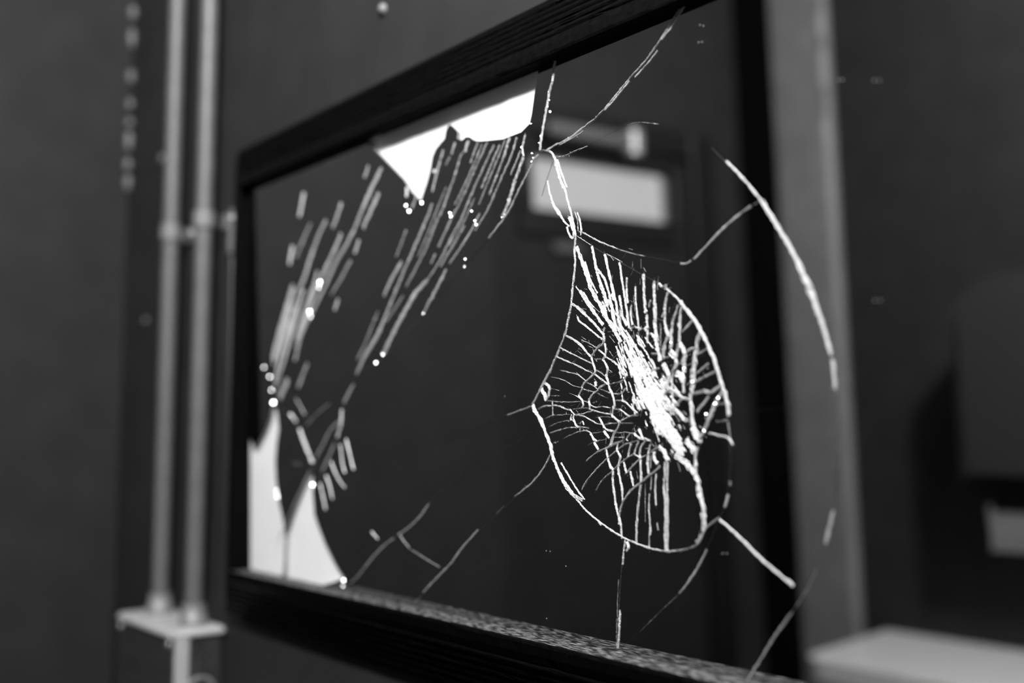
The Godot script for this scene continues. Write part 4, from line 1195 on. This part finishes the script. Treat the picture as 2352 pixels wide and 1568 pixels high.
# ---------------------------------------------------------------- room
func room():
	var right = 1.3
	var t = 0.1
	var lx = right - DOOR_X
	var lz = FAR_Z - WALL_Z
	var cx = (right + DOOR_X) / 2
	var cz = (FAR_Z + WALL_Z) / 2
	struct("floor", rbox(Vector3(lx + 0.4, t, lz + 0.4), 0.001), M.floor, Vector3(cx, -t / 2, cz))
	struct("ceiling", rbox(Vector3(lx + 0.4, t, lz + 0.4), 0.001), M.ceiling, Vector3(cx, CEIL + t / 2, cz))
	var back = struct("wall_back", rbox(Vector3(lx + 0.4, CEIL, t), 0.001), M.wall, Vector3(cx, CEIL / 2, WALL_Z - t / 2), "dark grey painted wall behind the mirror")
	struct("wall_front", rbox(Vector3(lx + 0.4, CEIL, t), 0.001), M.wall, Vector3(cx, CEIL / 2, FAR_Z + t / 2))
	struct("wall_right", rbox(Vector3(t, CEIL, lz), 0.001), M.wall, Vector3(right + t / 2, CEIL / 2, cz))
	# the wall with the door: pieces round the doorway
	var z0 = 1.02
	var z1 = 1.93
	var top = 2.27
	struct("wall_left", rbox(Vector3(t, CEIL, z0 - WALL_Z), 0.001), M.wall, Vector3(DOOR_X - t / 2, CEIL / 2, (z0 + WALL_Z) / 2), "grey painted wall beside the door")
	var jamb = struct("trim_1", rbox(Vector3(t, CEIL, FAR_Z - z1), 0.001), M.wall, Vector3(DOOR_X - t / 2, CEIL / 2, (FAR_Z + z1) / 2))
	jamb.set_meta("label", "grey wall strip between door and corner")
	var over = struct("trim_2", rbox(Vector3(t, CEIL - top, z1 - z0), 0.001), M.wall, Vector3(DOOR_X - t / 2, (CEIL + top) / 2, (z0 + z1) / 2))
	over.set_meta("label", "grey wall above the door")
	# old paint drips down the corner, specks and a screw on the wall
	for d in [[0.006, 2.30, 0.016], [0.004, 2.245, 0.022], [0.006, 2.16, 0.015], [0.008, 2.02, 0.022], [0.005, 1.97, 0.014], [0.01, 1.93, 0.018], [0.006, 2.10, 0.012], [0.008, 2.06, 0.010]]:
		part("paint_drip", lump(Vector3(0.008, d[2], 0.008), int(d[1] * 1000)), M.paint_drip, back, Vector3(DOOR_X + d[0], d[1], WALL_Z + 0.004) - back.position)
	part("paint_speck", lump(Vector3(0.006, 0.006, 0.004), 5), M.paint_drip, back, Vector3(-2.05, 1.63, WALL_Z + 0.002) - back.position)
	part("paint_speck", lump(Vector3(0.009, 0.009, 0.004), 6), M.paint_drip, back, Vector3(-1.99, 1.945, WALL_Z + 0.002) - back.position)
	part("wall_screw", capped([Vector3(0, 0, -0.004), Vector3(0, 0, 0.004), Vector3(0, 0, 0.006)], [0.008, 0.008, 0.005], 14), M.paint_drip, back, Vector3(-1.185, 1.985, WALL_Z) - back.position)

# ---------------------------------------------------------------- lamp
func ceiling_lamp(at, energy):
	var o = thing("ceiling_lamp", "round frosted globe lamp under the ceiling", "lamp", Vector3(at.x, CEIL, at.z))
	part("lamp_base", capped([Vector3(0, -0.045, 0), Vector3(0, 0, 0)], [0.075, 0.085], 32), M.bright_metal, o)
	var globe = SphereMesh.new()
	globe.radius = 0.09
	globe.height = 0.18
	part("lamp_globe", globe, M.lamp_globe, o, Vector3(0, at.y - CEIL, 0))
	var l = OmniLight3D.new()
	l.name = "lamp_light"
	l.light_energy = energy
	l.light_size = 0.09
	l.omni_range = 12.0
	l.omni_attenuation = 2.0
	l.shadow_enabled = true
	o.add_child(l)
	l.position = Vector3(0, at.y - CEIL, 0)

# ---------------------------------------------------------------- door
func door():
	# casing
	var cs = [[1.02, 1.11, 0.0, 2.27], [1.825, 1.93, 0.0, 2.27]]
	var d = Node3D.new()
	d.name = "door_1"
	add_child(d)
	d.position = Vector3(DOOR_X, 0, 1.475)
	d.set_meta("kind", "structure")
	d.set_meta("label", "dark door with black casing and a slot window")
	for c in cs:
		part("door_jamb", rbox(Vector3(0.13 if c[0] > 1.5 else 0.10, c[3] - c[2], c[1] - c[0]), 0.003), M.black if c[0] > 1.5 else M.door_leaf, d, Vector3(-0.04 if c[0] > 1.5 else -0.05, (c[2] + c[3]) / 2, (c[0] + c[1]) / 2 - 1.475))
	part("door_head", rbox(Vector3(0.13, 0.08, 0.715), 0.003), M.black, d, Vector3(-0.04, 2.23, 1.4675 - 1.475))
	# leaf round a real opening: stiles, lower panel, rail above
	var lx = -0.022
	var leaf = part("door_leaf", rbox(Vector3(0.04, 1.90, 0.715), 0.003), M.door_leaf, d, Vector3(lx, 0.952, 1.4675 - 1.475))
	var o = leaf.position
	part("door_stile", rbox(Vector3(0.04, 0.288, 0.085), 0.002), M.door_leaf, leaf, Vector3(lx, 2.046, 1.7825 - 1.475) - o)
	# black window surround
	var w = [1.165, 1.755, 1.978, 2.135]
	part("window_frame", rbox(Vector3(0.055, 2.19 - w[3], 0.63), 0.004), M.black, leaf, Vector3(lx + 0.005, (2.19 + w[3]) / 2, 1.425 - 1.475) - o)
	part("window_frame", rbox(Vector3(0.055, w[2] - 1.902, 0.63), 0.004), M.black, leaf, Vector3(lx + 0.005, (1.902 + w[2]) / 2, 1.425 - 1.475) - o)
	part("window_frame", rbox(Vector3(0.055, w[3] - w[2], w[0] - 1.11), 0.004), M.black, leaf, Vector3(lx + 0.005, (w[2] + w[3]) / 2, (1.11 + w[0]) / 2 - 1.475) - o)
	part("window_frame", rbox(Vector3(0.055, w[3] - w[2], 1.74 - w[1] + 0.03), 0.004), M.black, leaf, Vector3(lx + 0.005, (w[2] + w[3]) / 2, (w[1] + 1.77) / 2 - 1.475) - o)
	part("window_pane", rbox(Vector3(0.006, w[3] - w[2], w[1] - w[0]), 0.001), M.pane, leaf, Vector3(lx, (w[2] + w[3]) / 2, (w[0] + w[1]) / 2 - 1.475) - o)
	part("latch", rbox(Vector3(0.02, 0.03, 0.11), 0.005), M.latch, leaf, Vector3(lx + 0.03, 1.872, 1.285 - 1.475) - o)
	# closer on the head
	var c = part("door_closer", rbox(Vector3(0.05, 0.042, 0.36), 0.008), M.closer, d, Vector3(0.045, 2.195, 1.36 - 1.475))
	part("closer_cap", capped([Vector3(0, -0.035, 0), Vector3(0, 0.035, 0)], [0.03, 0.03], 20), M.closer_end, c, Vector3(0.005, 0.0, 0.165))
	# what stands outside behind the pane: a rail of the porch
	part("outer_sill", rbox(Vector3(0.06, 0.03, 0.70), 0.004), M.pillar, d, Vector3(-0.10, 1.955, 1.46 - 1.475))

# ---------------------------------------------------------------- mirror
func gp(u, v, h):            # millimetres on the glass to the mirror's own space
	return Vector3(u / 1000.0 + 0.855, v / 1000.0 * cos(LEAN) - h / 1000.0 * sin(LEAN) + 0.385, v / 1000.0 * sin(LEAN) + h / 1000.0 * cos(LEAN))

func polyline(row, from = 1):
	var p = PackedVector2Array()
	for i in range(from, row.size(), 2):
		p.append(Vector2(row[i], row[i + 1]))
	return p

# a rounder, finer line through the points
func refine(p: PackedVector2Array, step):
	var out = PackedVector2Array()
	for i in p.size() - 1:
		var a = p[max(i - 1, 0)]
		var d = p[min(i + 2, p.size() - 1)]
		var n = max(1, int(ceil(p[i].distance_to(p[i + 1]) / step)))
		for k in n:
			out.append(p[i].cubic_interpolate(p[i + 1], a, d, float(k) / n))
	out.append(p[-1])
	return out

# a crack is a bundle of fine glass ridges that swell, fade and cross; wide ones hold more of them
func crack_into(st, row, jitter, height, taper = true):
	var w: float = row[0]
	var strands = clamp(int(round(w / 0.5)), 1, 6)
	for k in strands:
		var side = 0.0 if strands == 1 else (float(k) / (strands - 1) - 0.5)
		strand_into(st, row, w if strands == 1 else w / strands * 0.78, side * w * 0.95, jitter, height, taper)
		if w > 0.8 and w < 4.0 and k == 0 and height > 0.1:
			spurs_into(st, row, w)

func strand_into(st, row, w, shift, jitter, height, taper):
	var p = refine(polyline(row), clamp(w * 1.6, 1.2, 4.0))
	var n = p.size()
	if n < 2:
		return
	swell.seed = rng.randi()
	var left = []
	var right = []
	var top = []
	var run = 0.0
	for i in n:
		if i > 0:
			run += p[i].distance_to(p[i - 1])
		var d = (p[min(i + 1, n - 1)] - p[max(i - 1, 0)]).normalized()
		var s = Vector2(-d.y, d.x)
		var t = float(i) / (n - 1)
		var ww = w * (1.0 + (rng.randf() - 0.5) * jitter) * clamp(0.95 + 1.7 * swell.get_noise_1d(run), 0.1, 1.7)
		if taper:
			ww *= clamp(min(t, 1.0 - t) * 5.0 + 0.25, 0.0, 1.0)
		var off = s * (shift * (0.8 + 0.9 * swell.get_noise_1d(run * 0.7 + 500.0)) + (rng.randf() - 0.5) * w * 0.25)
		left.append(gp(p[i].x + s.x * ww / 2 + off.x, p[i].y + s.y * ww / 2 + off.y, -0.25))
		right.append(gp(p[i].x - s.x * ww / 2 + off.x, p[i].y - s.y * ww / 2 + off.y, -0.25))
		var lean = (rng.randf() - 0.5) * 0.8
		top.append(gp(p[i].x + s.x * ww * lean + off.x, p[i].y + s.y * ww * lean + off.y, height * (0.4 + 1.2 * rng.randf())))
	for i in n - 1:
		quad(st, left[i], top[i], top[i + 1], left[i + 1])
		quad(st, top[i], right[i], right[i + 1], top[i + 1])

func spurs_into(st, row, w):
	var p = refine(polyline(row), 3.0)
	for i in p.size() - 1:
		if rng.randf() > 0.5:
			continue
		var d = (p[i + 1] - p[i]).normalized()
		var a = p[i] + Vector2(-d.y, d.x) * w * rng.randf_range(-0.5, 0.5)
		var e = a + d.rotated(rng.randfn(0.0, 0.55)) * rng.randf_range(0.8, 3.0) * (1 if rng.randf() < 0.5 else -1)
		strand_into(st, [0.2, a.x, a.y, (a.x + e.x) / 2, (a.y + e.y) / 2, e.x, e.y], rng.randf_range(0.14, 0.34), 0.0, 0.5, 0.14, true)

func mirror():
	var o = thing("mirror", "large smashed mirror in a fluted black frame on the grey wall", "mirror", Vector3(-0.855, MID_Y - 0.385, 0))
	# backing board
	var bd = begin()
	bd.set_smooth_group(-1)
	var e0 = -5.5
	var e1 = -11.0
	for h in [e0, e1]:
		var q = [gp(U0 - 8, V0 - 6, h), gp(U0 - 8, V1 + 6, h), gp(U1 + 8, V1 + 6, h), gp(U1 + 8, V0 - 6, h)]
		if h == e0: quad(bd, q[0], q[1], q[2], q[3])
		else: quad(bd, q[3], q[2], q[1], q[0])
	var cr = [[U0 - 8, V0 - 6], [U1 + 8, V0 - 6], [U1 + 8, V1 + 6], [U0 - 8, V1 + 6]]
	for i in 4:
		var a = cr[i]
		var b = cr[(i + 1) % 4]
		quad(bd, gp(a[0], a[1], e1), gp(a[0], a[1], e0), gp(b[0], b[1], e0), gp(b[0], b[1], e1))
	part("backing_board", done(bd), M.backing, o, Vector3.ZERO, "white backing board bared where glass is missing")
	frame_rails(o)
	shards(o)
	# cracks: the larger ones each a part, the finest joined
	var rows = BRIGHT_CRACKS.duplicate()
	rows.sort_custom(func(a, b): return a[0] * a.size() > b[0] * b.size())
	var fine = begin()
	fine.set_smooth_group(-1)
	for i in rows.size():
		if i < 280:
			var st = begin()
			st.set_smooth_group(-1)
			crack_into(st, rows[i], 0.7, clamp(rows[i][0] * 0.45, 0.15, 0.7))
			part("crack", done(st), M.frost, o)
		else:
			crack_into(fine, rows[i], 0.7, 0.15)
	for i in 300:                       # splinters round the hub
		var a = rng.randf() * TAU
		var r = 20.0 + 75.0 * rng.randf()
		var c = Vector2(-690 + cos(a) * r * 1.05, -25 + sin(a) * r * 1.25)
		var d = Vector2.from_angle(a + rng.randfn(0.0, 0.5)) * (1.0 + 4.0 * rng.randf())
		if not in_hub(c):
			continue
		crack_into(fine, [0.18 + 0.25 * rng.randf(), c.x - d.x, c.y - d.y, c.x, c.y, c.x + d.x, c.y + d.y], 0.6, 0.12)
	var f = part("splinter_cracks", done(fine), M.frost, o)
	f.set_meta("kind", "stuff")
	var core = begin()
	core.set_smooth_group(-1)
	for row in CORE_STREAKS:
		crack_into(core, row, 0.9, 0.6)
	var c = part("crushed_glass", done(core), M.frost, o, Vector3.ZERO, "white crushed glass at the point of impact")
	c.set_meta("kind", "stuff")
	for row in DARK_CRACKS:
		var st = begin()
		st.set_smooth_group(-1)
		crack_into(st, row, 0.3, 0.06)
		part("dark_crack", done(st), M.gap, o)
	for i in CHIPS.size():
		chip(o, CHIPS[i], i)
	for i in SPECKS.size():
		part("dust_speck", lump(Vector3(0.0008, 0.0008, 0.0004), 200 + i, 0.4), M.dust, o, gp(SPECKS[i][0], SPECKS[i][1], 0.3))

func in_hub(p):
	return Geometry2D.is_point_in_polygon(p, HUB)

var HUB = PackedVector2Array([Vector2(-776, 118), Vector2(-779, 70), Vector2(-790, 10), Vector2(-815, -30), Vector2(-848, -72), Vector2(-818, -120), Vector2(-795, -160), Vector2(-740, -195), Vector2(-690, -200), Vector2(-640, -215), Vector2(-610, -180), Vector2(-597, -110), Vector2(-600, -60), Vector2(-615, 0), Vector2(-650, 55), Vector2(-700, 90)])

# small loose bit of glass with one flat facet
func chip(o, row, sd):
	var n = RandomNumberGenerator.new()
	n.seed = sd * 31 + 5
	var r = row[2] / 1000.0 * 0.48
	var at = gp(row[0], row[1], 0.3)
	# facet tilt is shaped so each chip throws a lamp glint to the camera
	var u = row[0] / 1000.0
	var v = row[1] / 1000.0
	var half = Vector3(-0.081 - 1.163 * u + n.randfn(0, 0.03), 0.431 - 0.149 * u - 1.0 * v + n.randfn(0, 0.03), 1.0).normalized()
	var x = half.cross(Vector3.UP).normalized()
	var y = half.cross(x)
	var st = begin()
	st.set_smooth_group(-1)
	var ring = []
	var low = []
	for k in 7:
		var a = TAU * k / 7
		var rr = r * n.randf_range(0.7, 1.15)
		ring.append((x * cos(a) + y * sin(a)) * rr + half * r * 0.5)
		low.append((x * cos(a) + y * sin(a)) * rr * 1.35 - half * r * 0.6)
	for k in 7:
		var m = (k + 1) % 7
		ftri(st, half * r * 0.5, ring[k], ring[m])
		fquad(st, [ring[k], ring[m], low[m], low[k]])
		ftri(st, -half * r * 0.6, low[k], low[m])
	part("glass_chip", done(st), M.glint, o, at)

func frame_rails(o):
	# profile: distance out from the opening, height over the mid plane of the glass
	var prof = [Vector2(0.0, 0.0205), Vector2(0.0012, 0.0222), Vector2(0.004, 0.0228), Vector2(0.014, 0.0205), Vector2(0.0225, 0.0165)]
	var ridges = 6
	for k in ridges:
		var w0 = 0.0235 + 0.0094 * k
		var b0 = 0.0150 - 0.0046 * k
		for j in 6:
			var t = j / 6.0
			prof.append(Vector2(w0 + 0.0094 * t, b0 - 0.0046 * t + 0.0030 * sin(PI * t)))
	prof.append(Vector2(0.0805, -0.0135))
	prof.append(Vector2(0.0850, -0.0150))
	prof.append(Vector2(0.0850, WALL_Z))
	var inner = [Vector2(0.0, -0.0205), Vector2(0.0, -0.010), Vector2(0.0, 0.004), Vector2(0.0, 0.0205)]
	var cs = [Vector2(U0, V0), Vector2(U1, V0), Vector2(U1, V1), Vector2(U0, V1)]
	var out = [Vector2(-1, -1), Vector2(1, -1), Vector2(1, 1), Vector2(-1, 1)]
	for i in 4:
		var j = (i + 1) % 4
		var a = Vector2(cs[i].x / 1000.0 + 0.855, cs[i].y / 1000.0 + 0.385)
		var b = Vector2(cs[j].x / 1000.0 + 0.855, cs[j].y / 1000.0 + 0.385)
		var n = 90 if i % 2 == 0 else 45
		for which in 2:
			var pr = prof if which == 0 else inner
			var st = begin()
			st.set_smooth_group(-1)
			var rows = []
			for k in n + 1:
				var t = float(k) / n
				var line = []
				for m in pr.size():
					var q = pr[m]
					var pa = a + out[i] * q.x
					var pb = b + out[j] * q.x
					var p = pa.lerp(pb, t)
					var z = q.y
					if k > 0 and k < n and which == 0 and m > 0 and m < pr.size() - 2:
						z += rng.randfn(0.0, 0.00022)
						if rng.randf() < 0.012: z -= 0.0012
					line.append(Vector3(p.x, p.y, z))
				rows.append(line)
			for k in n:
				for m in pr.size() - 1:
					quad(st, rows[k][m], rows[k + 1][m], rows[k + 1][m + 1], rows[k][m + 1])
			if which == 0:
				part("frame_rail", done(st), M.frame, o, Vector3.ZERO, "" if i else "black fluted lower rail")
			else:
				part("frame_lip", done(st), M.worn if i == 0 else M.frame, o, Vector3.ZERO, "scuffed sill of the lower rail" if i == 0 else "")
	# chips of pale paint on the upper rail
	part("paint_chip", lump(Vector3(0.007, 0.004, 0.004), 41, 0.6), M.frost, o, Vector3(-0.806 + 0.855, 1.872 - MID_Y + 0.385, -0.006))
	part("paint_chip", lump(Vector3(0.004, 0.003, 0.003), 42, 0.6), M.frost, o, Vector3(-0.799 + 0.855, 1.874 - MID_Y + 0.385, -0.006))

func shards(o):
	var pieces = [PackedVector2Array([Vector2(U0 - 4, V0 - 4), Vector2(U1 + 4, V0 - 4), Vector2(U1 + 4, V1 + 4), Vector2(U0 - 4, V1 + 4)])]
	for g in GAPS:
		pieces = cut(pieces, polyline(g, 0))[0]
	# cracks that run right through: the long ones, then those inside the hub
	var blades = []
	for row in FRACTURES:
		blades.append([polyline(row), 0.13, 1.2])
	for row in BRIGHT_CRACKS:
		var p = polyline(row)
		if row[0] >= 0.7 and (in_hub(p[0]) or in_hub(p[-1])):
			blades.append([p, 0.1, 3.0])
	for go in 4:
		var again = []
		for b in blades:
			var p = b[0].duplicate()
			p[0] += (p[0] - p[1]).normalized() * b[2]
			p[-1] += (p[-1] - p[-2]).normalized() * b[2]
			for q in Geometry2D.offset_polyline(p, b[1], Geometry2D.JOIN_MITER, Geometry2D.END_SQUARE):
				if Geometry2D.is_polygon_clockwise(q):
					continue
				var made = cut(pieces, q)
				pieces = made[0]
				if made[1]:
					again.append(b)
		blades = again
	var count = 0
	for p in pieces:
		var c = Vector2.ZERO
		var area = 0.0
		for i in p.size():
			var q = p[(i + 1) % p.size()]
			area += p[i].cross(q) / 2
			c += p[i] / p.size()
		if abs(area) < 4.0:
			continue
		var size = 0.0
		for v in p:
			size = max(size, v.distance_to(c))
		shard(o, p, c, 0.14 / max(size, 12.0))
		count += 1
	print("shards ", count)

# takes the blade out of every piece; a cut that would leave a hole in one is put off
func cut(pieces, blade):
	var out = []
	var put_off = false
	for p in pieces:
		var r = Geometry2D.clip_polygons(p, blade)
		var hole = false
		for q in r:
			if Geometry2D.is_polygon_clockwise(q):
				hole = true
		if hole:
			out.append(p)
			put_off = true
		else:
			out.append_array(r)
	return [out, put_off]

func shard(o, p, c, tilt):
	var idx = Geometry2D.triangulate_polygon(p)
	if idx.is_empty():
		print("cannot triangulate ", p.size())
		return
	var base = gp(c.x, c.y, 0)
	var front = begin()
	front.set_smooth_group(-1)
	var side = begin()
	side.set_smooth_group(-1)
	for i in range(0, idx.size(), 3):
		var a = p[idx[i]]
		var b = p[idx[i + 1]]
		var d = p[idx[i + 2]]
		if (b - a).cross(d - a) < 0:
			var s = b
			b = d
			d = s
		tri(front, gp(a.x, a.y, 0) - base, gp(d.x, d.y, 0) - base, gp(b.x, b.y, 0) - base)
		tri(side, gp(a.x, a.y, -4) - base, gp(b.x, b.y, -4) - base, gp(d.x, d.y, -4) - base)
	for i in p.size():
		var a = p[i]
		var b = p[(i + 1) % p.size()]
		quad(side, gp(a.x, a.y, -4) - base, gp(a.x, a.y, 0) - base, gp(b.x, b.y, 0) - base, gp(b.x, b.y, -4) - base)
	front.generate_normals()
	front.set_material(M.mirror)
	var m = front.commit()
	side.generate_normals()
	side.set_material(M.edge)
	side.commit(m)
	var s = part("mirror_shard", m, null, o, base)
	s.rotation = Vector3(rng.randfn(0, 1), rng.randfn(0, 1), 0) * tilt * 0.6

# ---------------------------------------------------------------- conduits on the wall
func conduits():
	var xs = [-1.835, -1.687]
	var z = 0.016
	for i in 2:
		var o = thing("conduit", ["painted metal conduit on the wall farther from the mirror", "painted metal conduit on the wall next to the mirror"][i], "pipe", Vector3(xs[i], 1.097, z), "conduits beside the mirror")
		part("pipe", capped([Vector3(0, 0, 0), Vector3(0, CEIL - 1.097, 0)], 0.0148, 24), M.pipe, o)
		part("pipe_connector", capped([Vector3(0, -0.005, 0), Vector3(0, 0.012, 0), Vector3(0, 0.014, 0), Vector3(0, 0.03, 0)], [0.023, 0.023, 0.0195, 0.0195], 20), M.bright_metal, o)
		var y = [1.768, 1.768][i] - 1.097
		# saddle clamp: a band round the pipe and a tab screwed to the wall
		var s = part("pipe_clamp", capped([Vector3(0, y - 0.014, 0), Vector3(0, y + 0.014, 0)], 0.0185, 24), M.clamp, o)
		part("clamp_tab", rbox(Vector3(0.06, 0.026, 0.005), 0.001), M.clamp, s, Vector3(0.03 if i else 0.0, y, WALL_Z - z + 0.004))
		part("clamp_screw", lump(Vector3(0.007, 0.007, 0.006), 60 + i, 0.1), M.screw, s, Vector3(0.042 if i else 0.02, y, WALL_Z - z + 0.008))
	var cb = thing("wall_cable", "thin dark cable running down the wall by the mirror frame", "cable", Vector3(-1.64, 1.13, WALL_Z + 0.006))
	part("cable", tube([Vector3(0.01, 0, 0), Vector3(0.004, 0.3, 0), Vector3(-0.002, 0.60, 0), Vector3(-0.01, 0.655, 0)], 0.0055, 12), M.cable, cb)
	part("cable_clip", rbox(Vector3(0.014, 0.05, 0.012), 0.003), M.pipe, cb, Vector3(0.0, 0.60, 0.003))
	# junction box under the conduits
	var b = thing("junction_box", "square metal junction box where the two conduits end", "junction box", Vector3(-1.765, 0.872, WALL_Z))
	part("box_body", rbox(Vector3(0.24, 0.215, 0.085), 0.008), M.metal_box, b, Vector3(0, 0.1075, 0.0425))
	var lid = part("cover_plate", rbox(Vector3(0.25, 0.225, 0.006), 0.0025), M.metal_box, b, Vector3(0, 0.1075, 0.088))
	for s in [[-0.11, 0.2], [0.11, 0.2], [-0.11, 0.015], [0.11, 0.015]]:
		part("cover_screw", lump(Vector3(0.007, 0.007, 0.004), int(s[0] * 100) + 90, 0.1), M.screw, lid, Vector3(s[0], s[1] - 0.1075, 0.004))
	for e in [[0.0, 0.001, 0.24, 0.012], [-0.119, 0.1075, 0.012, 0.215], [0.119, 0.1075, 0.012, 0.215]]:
		part("lit_box_rim", rbox(Vector3(e[2], e[3], 0.030), 0.004), M.lit_box_rim, b, Vector3(e[0], e[1], 0.075))  # strips added pale for the lit front edges of the box
	part("lit_box_flange", rbox(Vector3(0.252, 0.016, 0.094), 0.006), M.lit_box_rim, b, Vector3(0, 0.214, 0.047))  # added pale cap, its colour holds the light on the top edge
	part("knockout_ring", ring_mesh(0.024, 0.004), M.bright_metal, b, Vector3(0.121, 0.12, 0.042))

func ring_mesh(r, t):
	var path = []
	for k in 25:
		var a = TAU * k / 24
		path.append(Vector3(0, cos(a) * r, sin(a) * r))
	return tube(path, t, 8)

# ---------------------------------------------------------------- what the mirror shows on the far wall
func far_wall_things():
	struct("shade_strip_3", rbox(Vector3(0.15, CEIL, 0.03), 0.003), M.recess_shade, Vector3(-2.105, CEIL / 2, FAR_Z - 0.015), "black strip in the corner with the shade of a recess put into its colour")  # the dark of a corner recess is painted on as black
	struct("trim_4", rbox(Vector3(0.205, CEIL, 0.05), 0.012), M.pillar, Vector3(-1.92, CEIL / 2, FAR_Z - 0.025), "light grey pilaster on the far wall")
	for y in [2.52, 2.31, 2.36, 2.64]:
		part("paint_drip", lump(Vector3(0.012, 0.022, 0.008), int(y * 100)), M.paint_drip, get_node("trim_4"), Vector3(0.095, y - CEIL / 2, -0.026))
	# paper towel dispenser
	var d = thing("towel_dispenser", "dark plastic paper towel dispenser with rounded top on the far wall", "dispenser", Vector3(-1.195, 1.19, FAR_Z))
	var prof = PackedVector2Array()
	for q in [[-0.17, 0.0], [-0.17, 0.36]]:
		prof.append(Vector2(q[0], q[1]))
	for k in 13:
		var a = PI - PI * k / 12.0
		prof.append(Vector2(cos(a) * 0.17, 0.39 + pow(sin(a), 0.7) * 0.135))
	prof.append(Vector2(0.17, 0.36))
	prof.append(Vector2(0.17, 0.0))
	part("dispenser_body", extrude(prof, -0.24, 0.0), M.plastic, d)
	part("dispenser_cover", extrude(Geometry2D.offset_polygon(prof, -0.022)[0], -0.255, -0.24), M.plastic, d)
	part("dispenser_slot", rbox(Vector3(0.28, 0.085, 0.15), 0.006), M.black, d, Vector3(0, -0.0425, -0.075))
	var p = thing("paper_towel", "pale paper towel hanging out of the dispenser", "paper", Vector3(-1.255, 1.03, FAR_Z - 0.115))
	var st = begin()
	st.set_smooth_group(0)
	for k in 6:
		var y0 = -0.03 + 0.02 * k
		var y1 = y0 + 0.02
		var b0 = 0.006 * sin(k * 0.9)
		var b1 = 0.006 * sin((k + 1) * 0.9)
		quad(st, Vector3(-0.105, y0, b0), Vector3(-0.105, y1, b1), Vector3(0.105, y1, b1), Vector3(0.105, y0, b0))
		quad(st, Vector3(-0.105, y0, b0 + 0.002), Vector3(0.105, y0, b0 + 0.002), Vector3(0.105, y1, b1 + 0.002), Vector3(-0.105, y1, b1 + 0.002))
	part("sheet", done(st), M.paper, p)
	# wash basin under it
	var s = thing("wash_basin", "white ceramic wash basin against the far wall under the dispenser", "basin", Vector3(-1.32, 0.0, FAR_Z))
	var rim = PackedVector2Array()
	var hw = 0.43
	var dp = 0.44
	rim.append(Vector2(hw, 0))
	rim.append(Vector2(-hw, 0))
	for k in 7:
		var a = PI / 2 * k / 6
		rim.append(Vector2(-hw + 0.07 - 0.07 * cos(a), -dp + 0.07 - 0.07 * sin(a)))
	for k in 7:
		var a = PI / 2 * k / 6
		rim.append(Vector2(hw - 0.07 + 0.07 * sin(a), -dp + 0.07 - 0.07 * cos(a)))
	var slab = part("basin_rim", extrude(rim, 0.0, 0.05), M.ceramic, s, Vector3(0, 0.69, 0))
	slab.rotation.x = PI / 2
	slab.position = Vector3(0, 0.72, 0)
	part("basin_bowl", bowl_mesh(), M.ceramic, s, Vector3(0, 0.68, -0.23))
	part("pedestal", capped([Vector3(0, 0, 0), Vector3(0, 0.1, 0), Vector3(0, 0.5, 0), Vector3(0, 0.6, 0)], [0.12, 0.095, 0.08, 0.12], 28), M.ceramic, s, Vector3(0, 0, -0.15))
	part("tap", tube([Vector3(0, 0, 0), Vector3(0, 0.1, 0), Vector3(0, 0.13, -0.03), Vector3(0, 0.135, -0.09), Vector3(0, 0.115, -0.12)], 0.011, 14), M.chrome, s, Vector3(0.2, 0.72, -0.06))

func bowl_mesh():
	var st = begin()
	st.set_smooth_group(0)
	var prof = [[0.30, 0.0], [0.28, -0.06], [0.2, -0.12], [0.06, -0.15], [0.001, -0.15]]
	for i in prof.size() - 1:
		for k in 32:
			var a = TAU * k / 32
			var b = TAU * (k + 1) / 32
			var f = func(pr, t): return Vector3(cos(t) * pr[0], pr[1], sin(t) * pr[0] * 0.6)
			quad(st, f.call(prof[i], a), f.call(prof[i + 1], a), f.call(prof[i + 1], b), f.call(prof[i], b))
	return done(st)
